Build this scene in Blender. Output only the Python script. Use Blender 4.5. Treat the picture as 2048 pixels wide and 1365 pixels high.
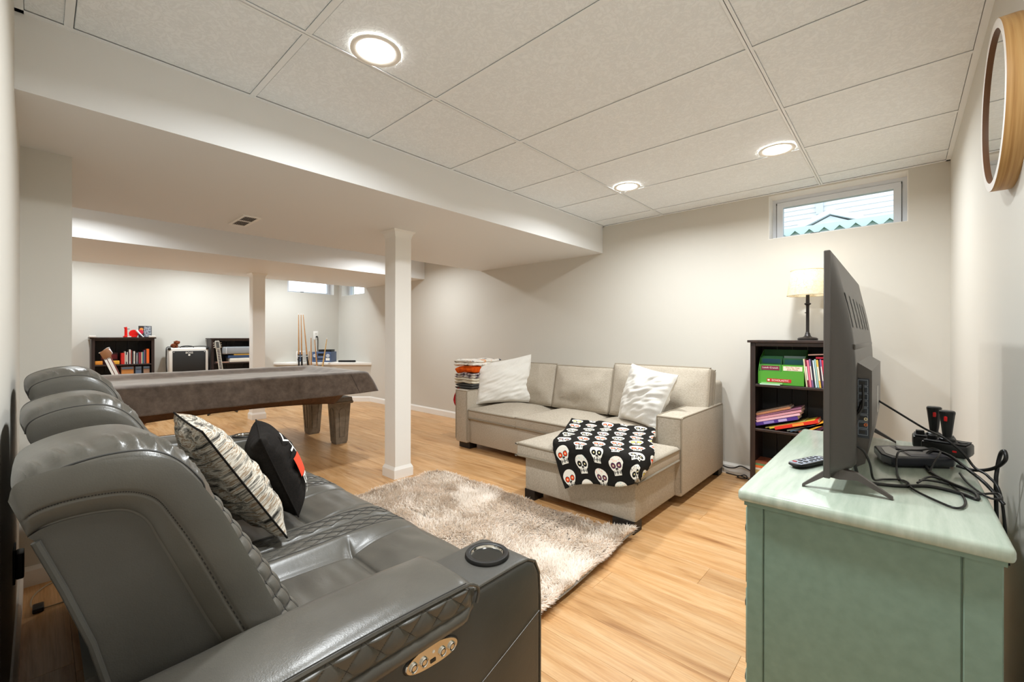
import bpy, bmesh, math, random
from mathutils import Vector, Matrix, noise

for o in list(bpy.data.objects):
    bpy.data.objects.remove(o, do_unlink=True)
scn = bpy.context.scene
COL = scn.collection
R = math.radians

# ---------------------------------------------------------------- camera, world, exposure
CAM_H = 1.16
cam_d = bpy.data.cameras.new('camera')
cam_d.sensor_width = 36.0
cam_d.lens = 858.5 / 2048 * 36.0
cam_d.shift_y = -(682.5 - 673.16) / 2048.0
cam_d.clip_start = 0.01
cam_d.clip_end = 200
cam = bpy.data.objects.new('camera', cam_d)
COL.objects.link(cam)
cam.location = (0, 0, CAM_H)
cam.rotation_euler = (R(90), R(-0.115), 0.7371)
scn.camera = cam

world = bpy.data.worlds.new('sky')
scn.world = world
world.use_nodes = True
bg = world.node_tree.nodes['Background']
bg.inputs[0].default_value = (0.80, 0.90, 1.0, 1)
bg.inputs[1].default_value = 2.7

scn.view_settings.view_transform = 'Standard'
scn.view_settings.look = 'None'
scn.view_settings.gamma = 1.0
scn.view_settings.use_curve_mapping = False
scn.view_settings.exposure = 0.12
scn.cycles.max_bounces = 14
scn.cycles.diffuse_bounces = 10

LAMP_W = 20.5          # recessed lamps, watts each
LAMP_MID = 20.0
LAMP_FAR = 16.0

# ---------------------------------------------------------------- small helpers
def lin(h):
    h = h.lstrip('#')
    out = []
    for i in (0, 2, 4):
        c = int(h[i:i+2], 16) / 255
        out.append(c / 12.92 if c <= 0.04045 else ((c + 0.055) / 1.055) ** 2.4)
    return tuple(out)

def sst(a, b, x):
    t = min(max((x - a) / (b - a), 0), 1)
    return t * t * (3 - 2 * t)

def lerp(a, b, t):
    return a + (b - a) * t

def nz(x, y=0.0, z=0.0):
    return noise.noise(Vector((x, y, z)))

# ---------------------------------------------------------------- mesh builder
class MB:
    def __init__(s):
        s.v = []; s.f = []; s.uv = {}
    def add(s, verts, faces, uvs=None):
        n = len(s.v)
        s.v += [tuple(p) for p in verts]
        s.f += [tuple(i + n for i in f) for f in faces]
        if uvs:
            for i, u in enumerate(uvs):
                s.uv[n + i] = u
        return s
    def box(s, x0, x1, y0, y1, z0, z1):
        v = [(x, y, z) for z in (z0, z1) for y in (y0, y1) for x in (x0, x1)]
        return s.add(v, [(0, 2, 3, 1), (4, 5, 7, 6), (0, 1, 5, 4), (2, 6, 7, 3), (0, 4, 6, 2), (1, 3, 7, 5)])
    def rbox(s, x0, x1, y0, y1, z0, z1, r=0.01, seg=2):
        bm = bmesh.new()
        bmesh.ops.create_cube(bm, size=1)
        for v in bm.verts:
            v.co = ((x0 + x1) / 2 + v.co.x * (x1 - x0), (y0 + y1) / 2 + v.co.y * (y1 - y0), (z0 + z1) / 2 + v.co.z * (z1 - z0))
        bmesh.ops.bevel(bm, geom=list(bm.edges), offset=r, segments=seg, profile=0.5, affect='EDGES', clamp_overlap=True)
        s.frombm(bm); bm.free()
        return s
    def frombm(s, bm):
        bm.verts.index_update()
        s.add([v.co[:] for v in bm.verts], [[v.index for v in f.verts] for f in bm.faces])
        return s
    def grid(s, fn, nu, nv, cu=False, cv=False, flip=False, uvscale=(1, 1)):
        ku = nu if cu else nu + 1
        kv = nv if cv else nv + 1
        V = []; U = []
        for j in range(kv):
            for i in range(ku):
                u, v = i / nu, j / nv
                V.append(fn(u, v)); U.append((u * uvscale[0], v * uvscale[1]))
        F = []
        for j in range(nv):
            for i in range(nu):
                a = j * ku + i; b = j * ku + (i + 1) % ku
                c = ((j + 1) % kv) * ku + (i + 1) % ku; d = ((j + 1) % kv) * ku + i
                F.append((d, c, b, a) if flip else (a, b, c, d))
        return s.add(V, F, U)
    def tube(s, pts, r, n=8, closed=False, cap=True):
        P = [Vector(p) for p in pts]
        m = len(P)
        rr = r if hasattr(r, '__len__') else [r] * m
        V = []; prev = None
        for i, p in enumerate(P):
            if closed:
                t = P[(i + 1) % m] - P[i - 1]
            else:
                t = P[min(i + 1, m - 1)] - P[max(i - 1, 0)]
            t.normalize()
            if prev is None:
                a = Vector((0, 0, 1)) if abs(t.z) < 0.9 else Vector((1, 0, 0))
                nrm = t.cross(a).normalized()
            else:
                nrm = (prev - t * prev.dot(t))
                if nrm.length < 1e-6:
                    nrm = t.orthogonal()
                nrm.normalize()
            prev = nrm
            b = t.cross(nrm)
            for k in range(n):
                an = 2 * math.pi * k / n
                V.append(p + (nrm * math.cos(an) + b * math.sin(an)) * rr[i])
        F = []
        for i in range(m if closed else m - 1):
            for k in range(n):
                a = i * n + k; b2 = i * n + (k + 1) % n
                c = ((i + 1) % m) * n + (k + 1) % n; d = ((i + 1) % m) * n + k
                F.append((a, b2, c, d))
        if not closed and cap:
            F.append(tuple(range(n - 1, -1, -1)))
            F.append(tuple((m - 1) * n + k for k in range(n)))
        return s.add(V, F)
    def cyl(s, p0, p1, r0, r1=None, n=16):
        return s.tube([p0, p1], [r0, r0 if r1 is None else r1], n)
    def lathe(s, prof, c=(0, 0, 0), n=32, axis='Z', capends=False):
        V = []
        for (r, h) in prof:
            for k in range(n):
                a = 2 * math.pi * k / n
                x, y = r * math.cos(a), r * math.sin(a)
                p = (x, y, h) if axis == 'Z' else ((h, x, y) if axis == 'X' else (y, h, x))
                V.append((c[0] + p[0], c[1] + p[1], c[2] + p[2]))
        F = []
        for j in range(len(prof) - 1):
            for k in range(n):
                F.append((j * n + k, j * n + (k + 1) % n, (j + 1) * n + (k + 1) % n, (j + 1) * n + k))
        if capends:
            F.append(tuple(range(n - 1, -1, -1)))
            F.append(tuple((len(prof) - 1) * n + k for k in range(n)))
        return s.add(V, F)
    def prism(s, poly, axis, a0, a1, bevel=0.0, seg=2):
        def m(p, a):
            if axis == 'Z': return (p[0], p[1], a)
            if axis == 'X': return (a, p[0], p[1])
            return (p[0], a, p[1])
        n = len(poly)
        V = [m(p, a0) for p in poly] + [m(p, a1) for p in poly]
        F = [tuple(range(n))[::-1], tuple(range(n, 2 * n))]
        F += [(i, (i + 1) % n, n + (i + 1) % n, n + i) for i in range(n)]
        if bevel:
            bm = bmesh.new()
            vs = [bm.verts.new(v) for v in V]
            for f in F: bm.faces.new([vs[i] for i in f])
            bmesh.ops.recalc_face_normals(bm, faces=list(bm.faces))
            bmesh.ops.bevel(bm, geom=list(bm.edges), offset=bevel, segments=seg, profile=0.5, affect='EDGES', clamp_overlap=True)
            s.frombm(bm); bm.free()
            return s
        return s.add(V, F)
    def xf(s, M):
        s.v = [tuple(M @ Vector(p)) for p in s.v]
        return s
    def mesh(s, name, mat=None, smooth=True, angle=38):
        me = bpy.data.meshes.new(name)
        me.from_pydata(s.v, [], s.f)
        me.validate()
        bm = bmesh.new(); bm.from_mesh(me)
        bmesh.ops.recalc_face_normals(bm, faces=list(bm.faces))
        bm.to_mesh(me); bm.free()
        if s.uv:
            L = me.uv_layers.new(name='UVMap')
            for lp in me.loops:
                L.data[lp.index].uv = s.uv.get(lp.vertex_index, (0, 0))
        if mat: me.materials.append(mat)
        if smooth:
            me.shade_smooth()
            me.set_sharp_from_angle(angle=R(angle))
        return me
    def build(s, name, mat=None, parent=None, smooth=True, angle=38):
        return link(name, s.mesh(name, mat, smooth, angle), parent)

WM = {}          # world matrix of thing roots
def link(name, data, parent=None, local=False):
    o = bpy.data.objects.new(name, data)
    COL.objects.link(o)
    if parent:
        o.parent = parent
        if not local and parent.name in WM:
            o.matrix_parent_inverse = WM[parent.name].inverted()
    return o

def thing(name, label, cat, loc=(0, 0, 0), group=None):
    """an Empty at the base of a thing; its parts are modelled in world coordinates"""
    o = bpy.data.objects.new(name, None)
    COL.objects.link(o)
    o.empty_display_size = 0.05
    o.location = loc
    WM[o.name] = Matrix.Translation(loc)
    return tag(o, label, cat, group)

def tag(o, label, cat, group=None):
    o['label'] = label; o['category'] = cat
    if group: o['group'] = group
    return o

def struct(o):
    o['kind'] = 'structure'
    return o

def rotz(a): return Matrix.Rotation(a, 4, 'Z')
def T(x, y, z): return Matrix.Translation((x, y, z))
def frame(o, ex, ey):
    ex = Vector(ex).normalized(); ey = Vector(ey); ey = (ey - ex * ey.dot(ex)).normalized(); ez = ex.cross(ey)
    M = Matrix(((ex.x, ey.x, ez.x, o[0]), (ex.y, ey.y, ez.y, o[1]), (ex.z, ey.z, ez.z, o[2]), (0, 0, 0, 1)))
    return M

def smooth_path(pts, k=6, closed=False):
    """Catmull-Rom through the points"""
    P = [Vector(p) for p in pts]; n = len(P); out = []
    for i in range(n if closed else n - 1):
        p0 = P[(i - 1) % n] if closed or i > 0 else P[i] * 2 - P[i + 1]
        p1, p2 = P[i], P[(i + 1) % n]
        p3 = P[(i + 2) % n] if closed or i + 2 < n else p2 * 2 - p1
        for j in range(k):
            t = j / k
            out.append(0.5 * ((2 * p1) + (p2 - p0) * t + (2 * p0 - 5 * p1 + 4 * p2 - p3) * t * t + (3 * p1 - p0 - 3 * p2 + p3) * t ** 3))
    if not closed: out.append(P[-1])
    return out

def text_mb(txt, size, depth=0.001, M=None):
    cu = bpy.data.curves.new('lettering', 'FONT')
    cu.body = txt; cu.size = size; cu.align_x = 'CENTER'; cu.align_y = 'CENTER'; cu.extrude = depth; cu.resolution_u = 3
    ob = bpy.data.objects.new('lettering', cu)
    COL.objects.link(ob)
    dg = bpy.context.evaluated_depsgraph_get()
    me = bpy.data.meshes.new_from_object(ob.evaluated_get(dg))
    b = MB(); b.add([v.co[:] for v in me.vertices], [tuple(p.vertices) for p in me.polygons])
    bpy.data.objects.remove(ob, do_unlink=True); bpy.data.curves.remove(cu); bpy.data.meshes.remove(me)
    if M is not None: b.xf(M)
    return b

# ---------------------------------------------------------------- shader helpers
class X:
    """tiny arithmetic on shader sockets"""
    def __init__(s, nt, k): s.nt = nt; s.k = k
    def op(s, o, *a):
        n = s.nt.nodes.new('ShaderNodeMath'); n.operation = o
        for i, q in enumerate((s,) + a):
            if isinstance(q, X): s.nt.links.new(q.k, n.inputs[i])
            else: n.inputs[i].default_value = q
        return X(s.nt, n.outputs[0])
    def __add__(s, o): return s.op('ADD', o)
    def __sub__(s, o): return s.op('SUBTRACT', o)
    def __mul__(s, o): return s.op('MULTIPLY', o)
    def __truediv__(s, o): return s.op('DIVIDE', o)
    def lt(s, o): return s.op('LESS_THAN', o)
    def gt(s, o): return s.op('GREATER_THAN', o)
    def floor(s): return s.op('FLOOR')
    def abs(s): return s.op('ABSOLUTE')
    def sin(s): return s.op('SINE')
    def mod(s, o): return s.op('FLOORED_MODULO', o)
    def max(s, o): return s.op('MAXIMUM', o)
    def min(s, o): return s.op('MINIMUM', o)
    def sqrt(s): return s.op('SQRT')

class M_:
    def __init__(s, name, rough=0.6, metal=0.0, spec=0.5):
        s.m = bpy.data.materials.new(name); s.m.use_nodes = True
        s.nt = s.m.node_tree; s.b = s.nt.nodes['Principled BSDF']
        s.b.inputs['Roughness'].default_value = rough
        s.b.inputs['Metallic'].default_value = metal
        s.b.inputs['Specular IOR Level'].default_value = spec
    def n(s, t, **kw):
        nd = s.nt.nodes.new(t)
        for k, v in kw.items(): setattr(nd, k, v)
        return nd
    def l(s, a, b): s.nt.links.new(a, b)
    def coord(s, kind='Object', scale=(1, 1, 1), rnd=0.0):
        tc = s.n('ShaderNodeTexCoord'); mp = s.n('ShaderNodeMapping')
        mp.inputs['Scale'].default_value = scale
        s.l(tc.outputs[kind], mp.inputs['Vector'])
        if rnd:
            oi = s.n('ShaderNodeObjectInfo'); mu = s.n('ShaderNodeMath', operation='MULTIPLY'); mu.inputs[1].default_value = rnd
            s.l(oi.outputs['Random'], mu.inputs[0]); s.l(mu.outputs[0], mp.inputs['Location'])
        return mp.outputs[0]
    def noise(s, vec, scale=5, detail=4, rough=0.5, dist=0.0):
        t = s.n('ShaderNodeTexNoise'); t.inputs['Scale'].default_value = scale; t.inputs['Detail'].default_value = detail
        t.inputs['Roughness'].default_value = rough; t.inputs['Distortion'].default_value = dist
        s.l(vec, t.inputs['Vector']); return t.outputs['Fac']
    def ramp(s, fac, stops, mode='LINEAR'):
        r = s.n('ShaderNodeValToRGB'); r.color_ramp.interpolation = mode
        e = r.color_ramp.elements
        while len(e) < len(stops): e.new(0.5)
        for q, (p, c) in zip(e, stops): q.position = p; q.color = (*c, 1)
        s.l(fac, r.inputs[0]); return r.outputs[0]
    def mix(s, fac, a, b, mode='MIX'):
        m = s.n('ShaderNodeMix', data_type='RGBA', blend_type=mode)
        for i, q in ((0, fac), (6, a), (7, b)):
            if isinstance(q, X): q = q.k
            if hasattr(q, 'links') or isinstance(q, bpy.types.NodeSocket): s.l(q, m.inputs[i])
            elif i == 0: m.inputs[0].default_value = q
            else: m.inputs[i].default_value = (*q, 1)
        return m.outputs[2]
    def col(s, c):
        if isinstance(c, bpy.types.NodeSocket): s.l(c, s.b.inputs['Base Color'])
        else: s.b.inputs['Base Color'].default_value = (*c, 1)
        return s
    def bump(s, h, strength=0.3, dist=0.01):
        b = s.n('ShaderNodeBump'); b.inputs['Strength'].default_value = strength; b.inputs['Distance'].default_value = dist
        s.l(h.k if isinstance(h, X) else h, b.inputs['Height']); s.l(b.outputs[0], s.b.inputs['Normal']); return s
    def emit(s, c, st):
        s.b.inputs['Emission Color'].default_value = (*c, 1); s.b.inputs['Emission Strength'].default_value = st; return s

def plain(name, hexc, rough=0.6, metal=0.0, spec=0.5, bump=0.0, bscale=60):
    m = M_(name, rough, metal, spec).col(lin(hexc))
    if bump:
        m.bump(m.noise(m.coord(), bscale, 4), bump, 0.005)
    return m.m

# ---------------------------------------------------------------- materials
def mk_wall():
    m = M_('wall_paint', 0.55, spec=0.3)
    m.col(lin('#d0ccc3')); m.bump(m.noise(m.coord(), 260, 2), 0.06, 0.002)
    return m.m
WALL = mk_wall()
WHITE = plain('trim_white', '#efece6', 0.4)
SOFFW = plain('soffit_paint', '#e6e6e5', 0.6, spec=0.3, bump=0.03, bscale=200)
TEE = plain('grid_enamel', '#eef2f5', 0.45)

def mk_tile():
    m = M_('ceiling_tile_relief', 0.75, spec=0.35)
    v = m.coord(scale=(1, 1, 1), rnd=30)
    n1 = m.noise(v, 26, 3, 0.55, 1.6)
    a = X(m.nt, n1); ridge = (a - 0.5).abs() * 9.0
    line = ridge.min(1.0)
    c = m.mix(line, lin('#e8edf1'), lin('#f1f6fa'))
    m.col(c); m.bump(line, 0.22, 0.003)
    return m.m
TILE = mk_tile()

def mk_floor():
    m = M_('oak_plank', 0.33, spec=0.45)
    oi = m.n('ShaderNodeObjectInfo')
    v = m.coord(scale=(1.0, 9, 1), rnd=57)
    n1 = m.noise(v, 2.2, 8, 0.62, 0.6)
    v2 = m.coord(scale=(2.5, 70, 1), rnd=31)
    n2 = m.noise(v2, 2.0, 4, 0.7)
    v3 = m.coord(scale=(0.5, 3.2, 1), rnd=91)
    n3 = m.noise(v3, 2.3, 3, 0.5, 1.5)
    base = m.ramp(n1, [(0.28, lin('#a77748')), (0.43, lin('#c89a67')), (0.62, lin('#d6ae80')), (0.8, lin('#ddbb90'))])
    fine = m.ramp(n2, [(0.30, (0.66, 0.60, 0.54)), (0.55, (1, 1, 1))])
    c = m.mix(0.55, base, fine, 'MULTIPLY')
    streak = m.ramp(n3, [(0.24, (0.60, 0.48, 0.38)), (0.36, (1, 1, 1))])
    c = m.mix(0.7, c, streak, 'MULTIPLY')
    tone = m.ramp(oi.outputs['Random'], [(0, (0.88, 0.86, 0.83)), (0.5, (1.0, 0.98, 0.95)), (1, (1.07, 1.04, 1.0))])
    c = m.mix(1.0, c, tone, 'MULTIPLY')
    m.col(c); m.bump(n2, 0.05, 0.002)
    return m.m
FLOOR = mk_floor()

def mk_leather(name, c1, c2, rough=0.33):
    m = M_(name, rough, spec=0.5)
    v = m.coord()
    m.col(m.ramp(m.noise(v, 6, 3), [(0.3, lin(c1)), (0.7, lin(c2))]))
    vo = m.n('ShaderNodeTexVoronoi'); vo.inputs['Scale'].default_value = 420; m.l(v, vo.inputs['Vector'])
    w = X(m.nt, m.noise(v, 22, 5, 0.6)) * 2.2 + X(m.nt, vo.outputs['Distance']) * 0.25
    m.bump(w, 0.08, 0.005)
    return m.m
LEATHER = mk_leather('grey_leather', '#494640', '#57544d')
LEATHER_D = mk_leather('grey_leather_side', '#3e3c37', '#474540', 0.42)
LEATHER_Q = mk_leather('grey_leather_quilt', '#4a4842', '#57544d', 0.38)
STITCH = plain('dark_thread', '#2b2926', 0.7)

def mk_fabric(name, c1, c2, sc=1.0):
    m = M_(name, 0.95, spec=0.15)
    v = m.coord()
    a = m.noise(m.coord(scale=(260 * sc, 260 * sc, 60 * sc)), 1, 2)
    b = m.noise(m.coord(scale=(60 * sc, 60 * sc, 260 * sc)), 1, 2)
    h = X(m.nt, a) * 0.5 + X(m.nt, b) * 0.5
    big = m.noise(v, 4, 3)
    c = m.ramp(h.k, [(0.36, lin(c1)), (0.64, lin(c2))])
    c = m.mix(0.35, c, m.ramp(big, [(0.3, (0.86, 0.85, 0.83)), (0.7, (1.05, 1.05, 1.04))]), 'MULTIPLY')
    m.col(c)
    wr = X(m.nt, m.noise(v, 9, 3, 0.5)) * 3.0 + h
    m.bump(wr, 0.22, 0.005)
    return m.m
SOFA = mk_fabric('oatmeal_tweed', '#a3998a', '#c0b6a7', 1.4)
PIPE = plain('sofa_piping', '#958b7b', 0.95, spec=0.1)
COTTON = mk_fabric('white_cotton', '#dcd9d2', '#eae7e1', 2.0)
BLACK = plain('black_plastic', '#161514', 0.42)
BLACK_M = plain('black_matte', '#1d1c1b', 0.65)
DARKFOOT = plain('dark_foot', '#1c1714', 0.5)
CHROME = plain('chrome', '#d8d4cc', 0.12, 1.0)

def mk_darkwood():
    m = M_('espresso_wood', 0.45)
    n = m.noise(m.coord(scale=(14, 14, 1.2)), 4, 5)
    m.col(m.ramp(n, [(0.3, lin('#231815')), (0.7, lin('#38261f'))]))
    return m.m
ESPRESSO = mk_darkwood()
ESPR_IN = plain('espresso_dark', '#1b1716', 0.55)

def mk_green():
    m = M_('sage_paint', 0.36)
    n = m.noise(m.coord(scale=(14, 2, 14)), 3, 5)
    m.col(m.ramp(n, [(0.3, lin('#748d7f')), (0.7, lin('#7d9688'))]))
    return m.m
SAGE = mk_green()
def mk_greentop():
    m = M_('sage_top_sheen', 0.2)  # paler than the sides: the top's white reflections are put into its colour
    n = m.noise(m.coord(scale=(16, 1.6, 4)), 3, 5, 0.6)
    m.col(m.ramp(n, [(0.3, lin('#a2afa0')), (0.7, lin('#bcc6b8'))]))
    return m.m
SAGETOP = mk_greentop()

def mk_suede():
    m = M_('brown_suede_cover', 0.72, spec=0.3)
    v = m.coord()
    n = m.noise(v, 16, 5, 0.65)
    m.col(m.ramp(n, [(0.3, lin('#4d423a')), (0.7, lin('#706257'))]))
    m.b.inputs['Sheen Weight'].default_value = 1.0
    m.b.inputs['Sheen Roughness'].default_value = 0.4
    m.bump(m.noise(v, 8, 4), 0.3, 0.01)
    return m.m
SUEDE = mk_suede()
def mk_brownwood(name, a, b, rough=0.4):
    m = M_(name, rough)
    n = m.noise(m.coord(scale=(3, 3, 3)), 6, 6, 0.6, 1.0)
    m.col(m.ramp(n, [(0.3, lin(a)), (0.7, lin(b))]))
    return m.m
POOLWOOD = mk_brownwood('brown_table_wood', '#4a3525', '#6a4a34')
LEGWOOD = mk_brownwood('grey_brown_leg_wood', '#6c6254', '#867b6c', 0.38)
CUEWOOD = mk_brownwood('cue_maple', '#a97a4b', '#c3945f', 0.3)
CUELIGHT = mk_brownwood('cue_pale', '#c8a063', '#dab87c', 0.3)

def mk_ring():
    m = M_('mirror_oak', 0.45)
    v = m.coord(scale=(70, 1.5, 1.5))
    n = m.noise(v, 1.0, 5, 0.6, 0.4)
    m.col(m.ramp(n, [(0.3, lin('#a5763f')), (0.5, lin('#c69a60')), (0.7, lin('#d8b27a'))]))
    return m.m
RINGWOOD = mk_ring()
MIRROR = plain('mirror_glass', '#e8ecee', 0.02, 1.0)
LENS = M_('lamp_lens', 0.5).col((1, 1, 1)).emit((1.0, 0.95, 0.86), 14).m
# ================================================================ THE ROOM
CEIL = 2.302
SOF = 2.028
XR, XE = 0.232, -8.19          # right wall, end wall of the far room
YF, YL, YL2 = 3.95, -0.06, -1.0   # sofa wall, near left wall, left wall beyond the pier

# ---- floor: a slab, and every plank laid on it
floor = struct(MB().box(XE - .1, XR + .1, YL2 - .1, YF + .1, -0.06, -0.008).build('floor', BLACK_M))
_pl = {}
def plank_mesh(L, W):
    k = (round(L, 3), round(W, 3))
    if k not in _pl:
        g = 0.0003; b = MB()
        b.rbox(g, L - g, g, W - g, -0.008, 0.0, 0.0008, 1)
        _pl[k] = b.mesh('plank', FLOOR, False)
    return _pl[k]
rg = random.Random(3)
PW, PLN = 0.181, 1.22
y = YL2; row = 0
while y < YF - 0.001:
    w = min(PW, YF - y)
    xx = XE - rg.random() * PLN
    while xx < XR:
        a, b_ = max(xx, XE), min(xx + PLN, XR)
        if b_ - a > 0.03 and not (y + w < YL - 0.02 and a > -2.95):
            o = link('plank', plank_mesh(b_ - a, w), floor)
            o.location = (a, y, 0)
        xx += PLN
    y += PW; row += 1

# ---- walls
def wall_with_window(name, axis, p0, p1, a0, a1, wins, z1=2.45):
    """slab between p0..p1 across, a0..a1 along, with window openings (a,b,zlo,zhi)"""
    b = MB()
    def bx(u0, u1, z0, zz):
        if u1 - u0 < 1e-4 or zz - z0 < 1e-4: return
        if axis == 'Y': b.box(u0, u1, p0, p1, z0, zz)
        else: b.box(p0, p1, u0, u1, z0, zz)
    cur = a0
    for (u0, u1, zl, zh) in sorted(wins):
        bx(cur, u0, 0, z1); bx(u0, u1, 0, zl); bx(u0, u1, zh, z1); cur = u1
    bx(cur, a1, 0, z1)
    return struct(b.build(name, WALL, smooth=False))
WIN_A = (-0.796, 0.031, 1.945, 2.292)
WIN_C = (-8.06, -7.20, 1.93, 2.29)
WIN_B = (3.0, 3.86, 1.955, 2.29)
wall_front = wall_with_window('wall_front', 'Y', YF, YF + 0.26, XE - .26, XR + .2, [WIN_A, WIN_C])
wall_end = wall_with_window('wall_end', 'X', XE - 0.26, XE, YL2 - .2, YF, [WIN_B])
struct(MB().box(XR, XR + 0.2, YL - .2, YF, 0, 2.45).build('wall_right', WALL, smooth=False))
struct(MB().box(-2.99, XR, YL - 0.2, YL, 0, 2.45).build('wall_left', WALL, smooth=False))
struct(MB().box(-4.15, -2.99, YL2, 0.107, 0, SOF).build('wall_pier', WALL, smooth=False))
struct(MB().box(XE, -2.99, YL2 - 0.2, YL2, 0, 2.45).build('wall_rear', WALL, smooth=False))

# ---- lowered beams
struct(MB().box(-4.15, -2.31, YL2, YF, SOF, 2.44).build('ceiling_soffit', SOFFW, smooth=False))
struct(MB().box(-7.14, -5.39, YL2, YF, SOF, 2.44).build('ceiling_beam', SOFFW, smooth=False))

# ---- suspended ceiling: slab above, grid tees, tiles
ceil = struct(MB().box(XE, XR, YL2, YF, 2.40, 2.46).build('ceiling', SOFFW, smooth=False))
MX = [-2.31, -1.67, -0.45, XR]
NY = [YL, 0.0714] + [0.0714 + 0.61 * k for k in range(1, 7)] + [YF]
_tl = {}
def tile(a, b_, c, d):
    k = (round(b_ - a, 3), round(d - c, 3))
    if k not in _tl:
        L, W = b_ - a, d - c
        m = MB(); m.rbox(0, L, 0, W, 0, 0.016, 0.002, 1)
        _tl[k] = m.mesh('ceiling_tile', TILE, False)
    o = link('ceiling_tile', _tl[k], ceil); o.location = (a, c, CEIL + 0.0045)
for i in range(3):
    for j in range(len(NY) - 1):
        tile(MX[i] + (0.011 if i else 0.023), MX[i + 1] - (0.0125 if i < 2 else 0.022), NY[j] + (0.0145 if j else .022), NY[j + 1] - (0.011 if j < 7 else .021))
for x in MX[1:3]:
    b = MB().box(x - 0.012, x + 0.012, YL, YF, CEIL, CEIL + 0.003)
    b.box(x - 0.001, x + 0.001, YL, YF, CEIL, CEIL + 0.04); b.build('main_tee', TEE, ceil, False)
for i in range(3):
    for y in NY[1:-1]:
        MB().box(MX[i] + .002, MX[i + 1] - .002, y - 0.012, y + 0.012, CEIL + 0.0006, CEIL + 0.0032).build('cross_tee', TEE, ceil, False)
for (x0, x1, y0, y1) in ((-2.31, -2.286, YL, YF), (XR - 0.022, XR, YL, YF), (-2.31, XR, YF - 0.022, YF), (-2.31, XR, YL, YL + 0.022)):
    MB().box(x0, x1, y0, y1, CEIL - 0.0006, CEIL + 0.002).build('wall_angle', TEE, ceil, False)
for (x0, x1) in ((-5.39, -4.15), (XE, -7.14)):      # the ceilings hidden behind the beams
    MB().box(x0, x1, YL2, YF, CEIL, CEIL + 0.02).build('ceiling_panel', TILE, ceil, False)

# ---- recessed lamps
def downlight(x, y, watts, label, tint=(0.925, 0.975, 1.0)):
    t = thing('recessed_light', label, 'ceiling light', (x, y, CEIL), 'recessed ceiling lights')
    MB().lathe([(0.098, CEIL), (0.098, CEIL - 0.004), (0.092, CEIL - 0.006), (0.078, CEIL - 0.004), (0.074, CEIL - 0.0005)], (x, y, 0), 40).build('trim_ring', WHITE, t)
    MB().lathe([(0.0001, CEIL - 0.0022), (0.05, CEIL - 0.0021), (0.0755, CEIL - 0.001)], (x, y, 0), 40).build('lens', LENS, t)
    ld = bpy.data.lights.new('recessed_lamp', 'AREA')
    ld.shape = 'DISK'; ld.size = 0.15; ld.energy = watts; ld.color = tint; ld.spread = R(163)
    lo = link('lamp_glow', ld, t); lo.location = (x, y, CEIL - 0.0068)
downlight(-1.56, 0.905, LAMP_W, 'round recessed ceiling light nearest the camera, above the leather recliner')
downlight(-0.565, 3.02, LAMP_W, 'round recessed ceiling light nearest the small high window')
downlight(-1.552, 3.01, LAMP_W, 'round recessed ceiling light between the beam and the beige sectional')
downlight(-0.565, 0.905, LAMP_W, 'round recessed ceiling light overhead beside the round mirror wall')
for y, w in ((0.2, 'left end'), (3.05, 'right end')):
    downlight(-4.77, y, LAMP_MID, 'round recessed ceiling light above the %s of the pool table, behind the wide beam' % w)
for y, w in ((0.3, 'far left bookcase'), (1.6, 'white amplifier'), (2.9, 'pool cues')):
    downlight(-7.38, y, LAMP_FAR, 'round recessed ceiling light near the %s, behind the second beam' % w, (0.85, 0.94, 1.0))

# ---- columns
def column(x, y, label):
    t = thing('support_column', label, 'column', (x, y, 0), 'boxed white support columns')
    h = 0.077
    MB().rbox(x - h, x + h, y - h, y + h, 0.0, SOF, 0.003, 1).build('shaft', WHITE, t)
    b = MB(); p = h + 0.013
    b.box(x - p, x + p, y - p, y + p, 0, 0.07)
    q = h + 0.001
    v = [(x + sx * p, y + sy * p, 0.07) for sx, sy in ((-1, -1), (1, -1), (1, 1), (-1, 1))] + [(x + sx * q, y + sy * q, 0.095) for sx, sy in ((-1, -1), (1, -1), (1, 1), (-1, 1))]
    b.add(v, [(0, 1, 5, 4), (1, 2, 6, 5), (2, 3, 7, 6), (3, 0, 4, 7), (4, 5, 6, 7)])
    b.build('base_moulding', WHITE, t, False)
    b = MB(); prof = [(h, SOF - 0.06), (h + 0.004, SOF - 0.04), (h + 0.012, SOF - 0.018), (h + 0.024, SOF - 0.006), (h + 0.026, SOF)]
    V = []
    for r, z in prof: V += [(x + sx * r, y + sy * r, z) for sx, sy in ((-1, -1), (1, -1), (1, 1), (-1, 1))]
    F = [(j * 4 + k, j * 4 + (k + 1) % 4, j * 4 + 4 + (k + 1) % 4, j * 4 + 4 + k) for j in range(len(prof) - 1) for k in range(4)]
    b.add(V, F); b.build('crown_moulding', WHITE, t, False)
column(-3.115, 2.015, 'white square support column standing beside the shaggy rug')
column(-6.69, 2.055, 'white square support column in the far room, behind the pool table')

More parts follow.
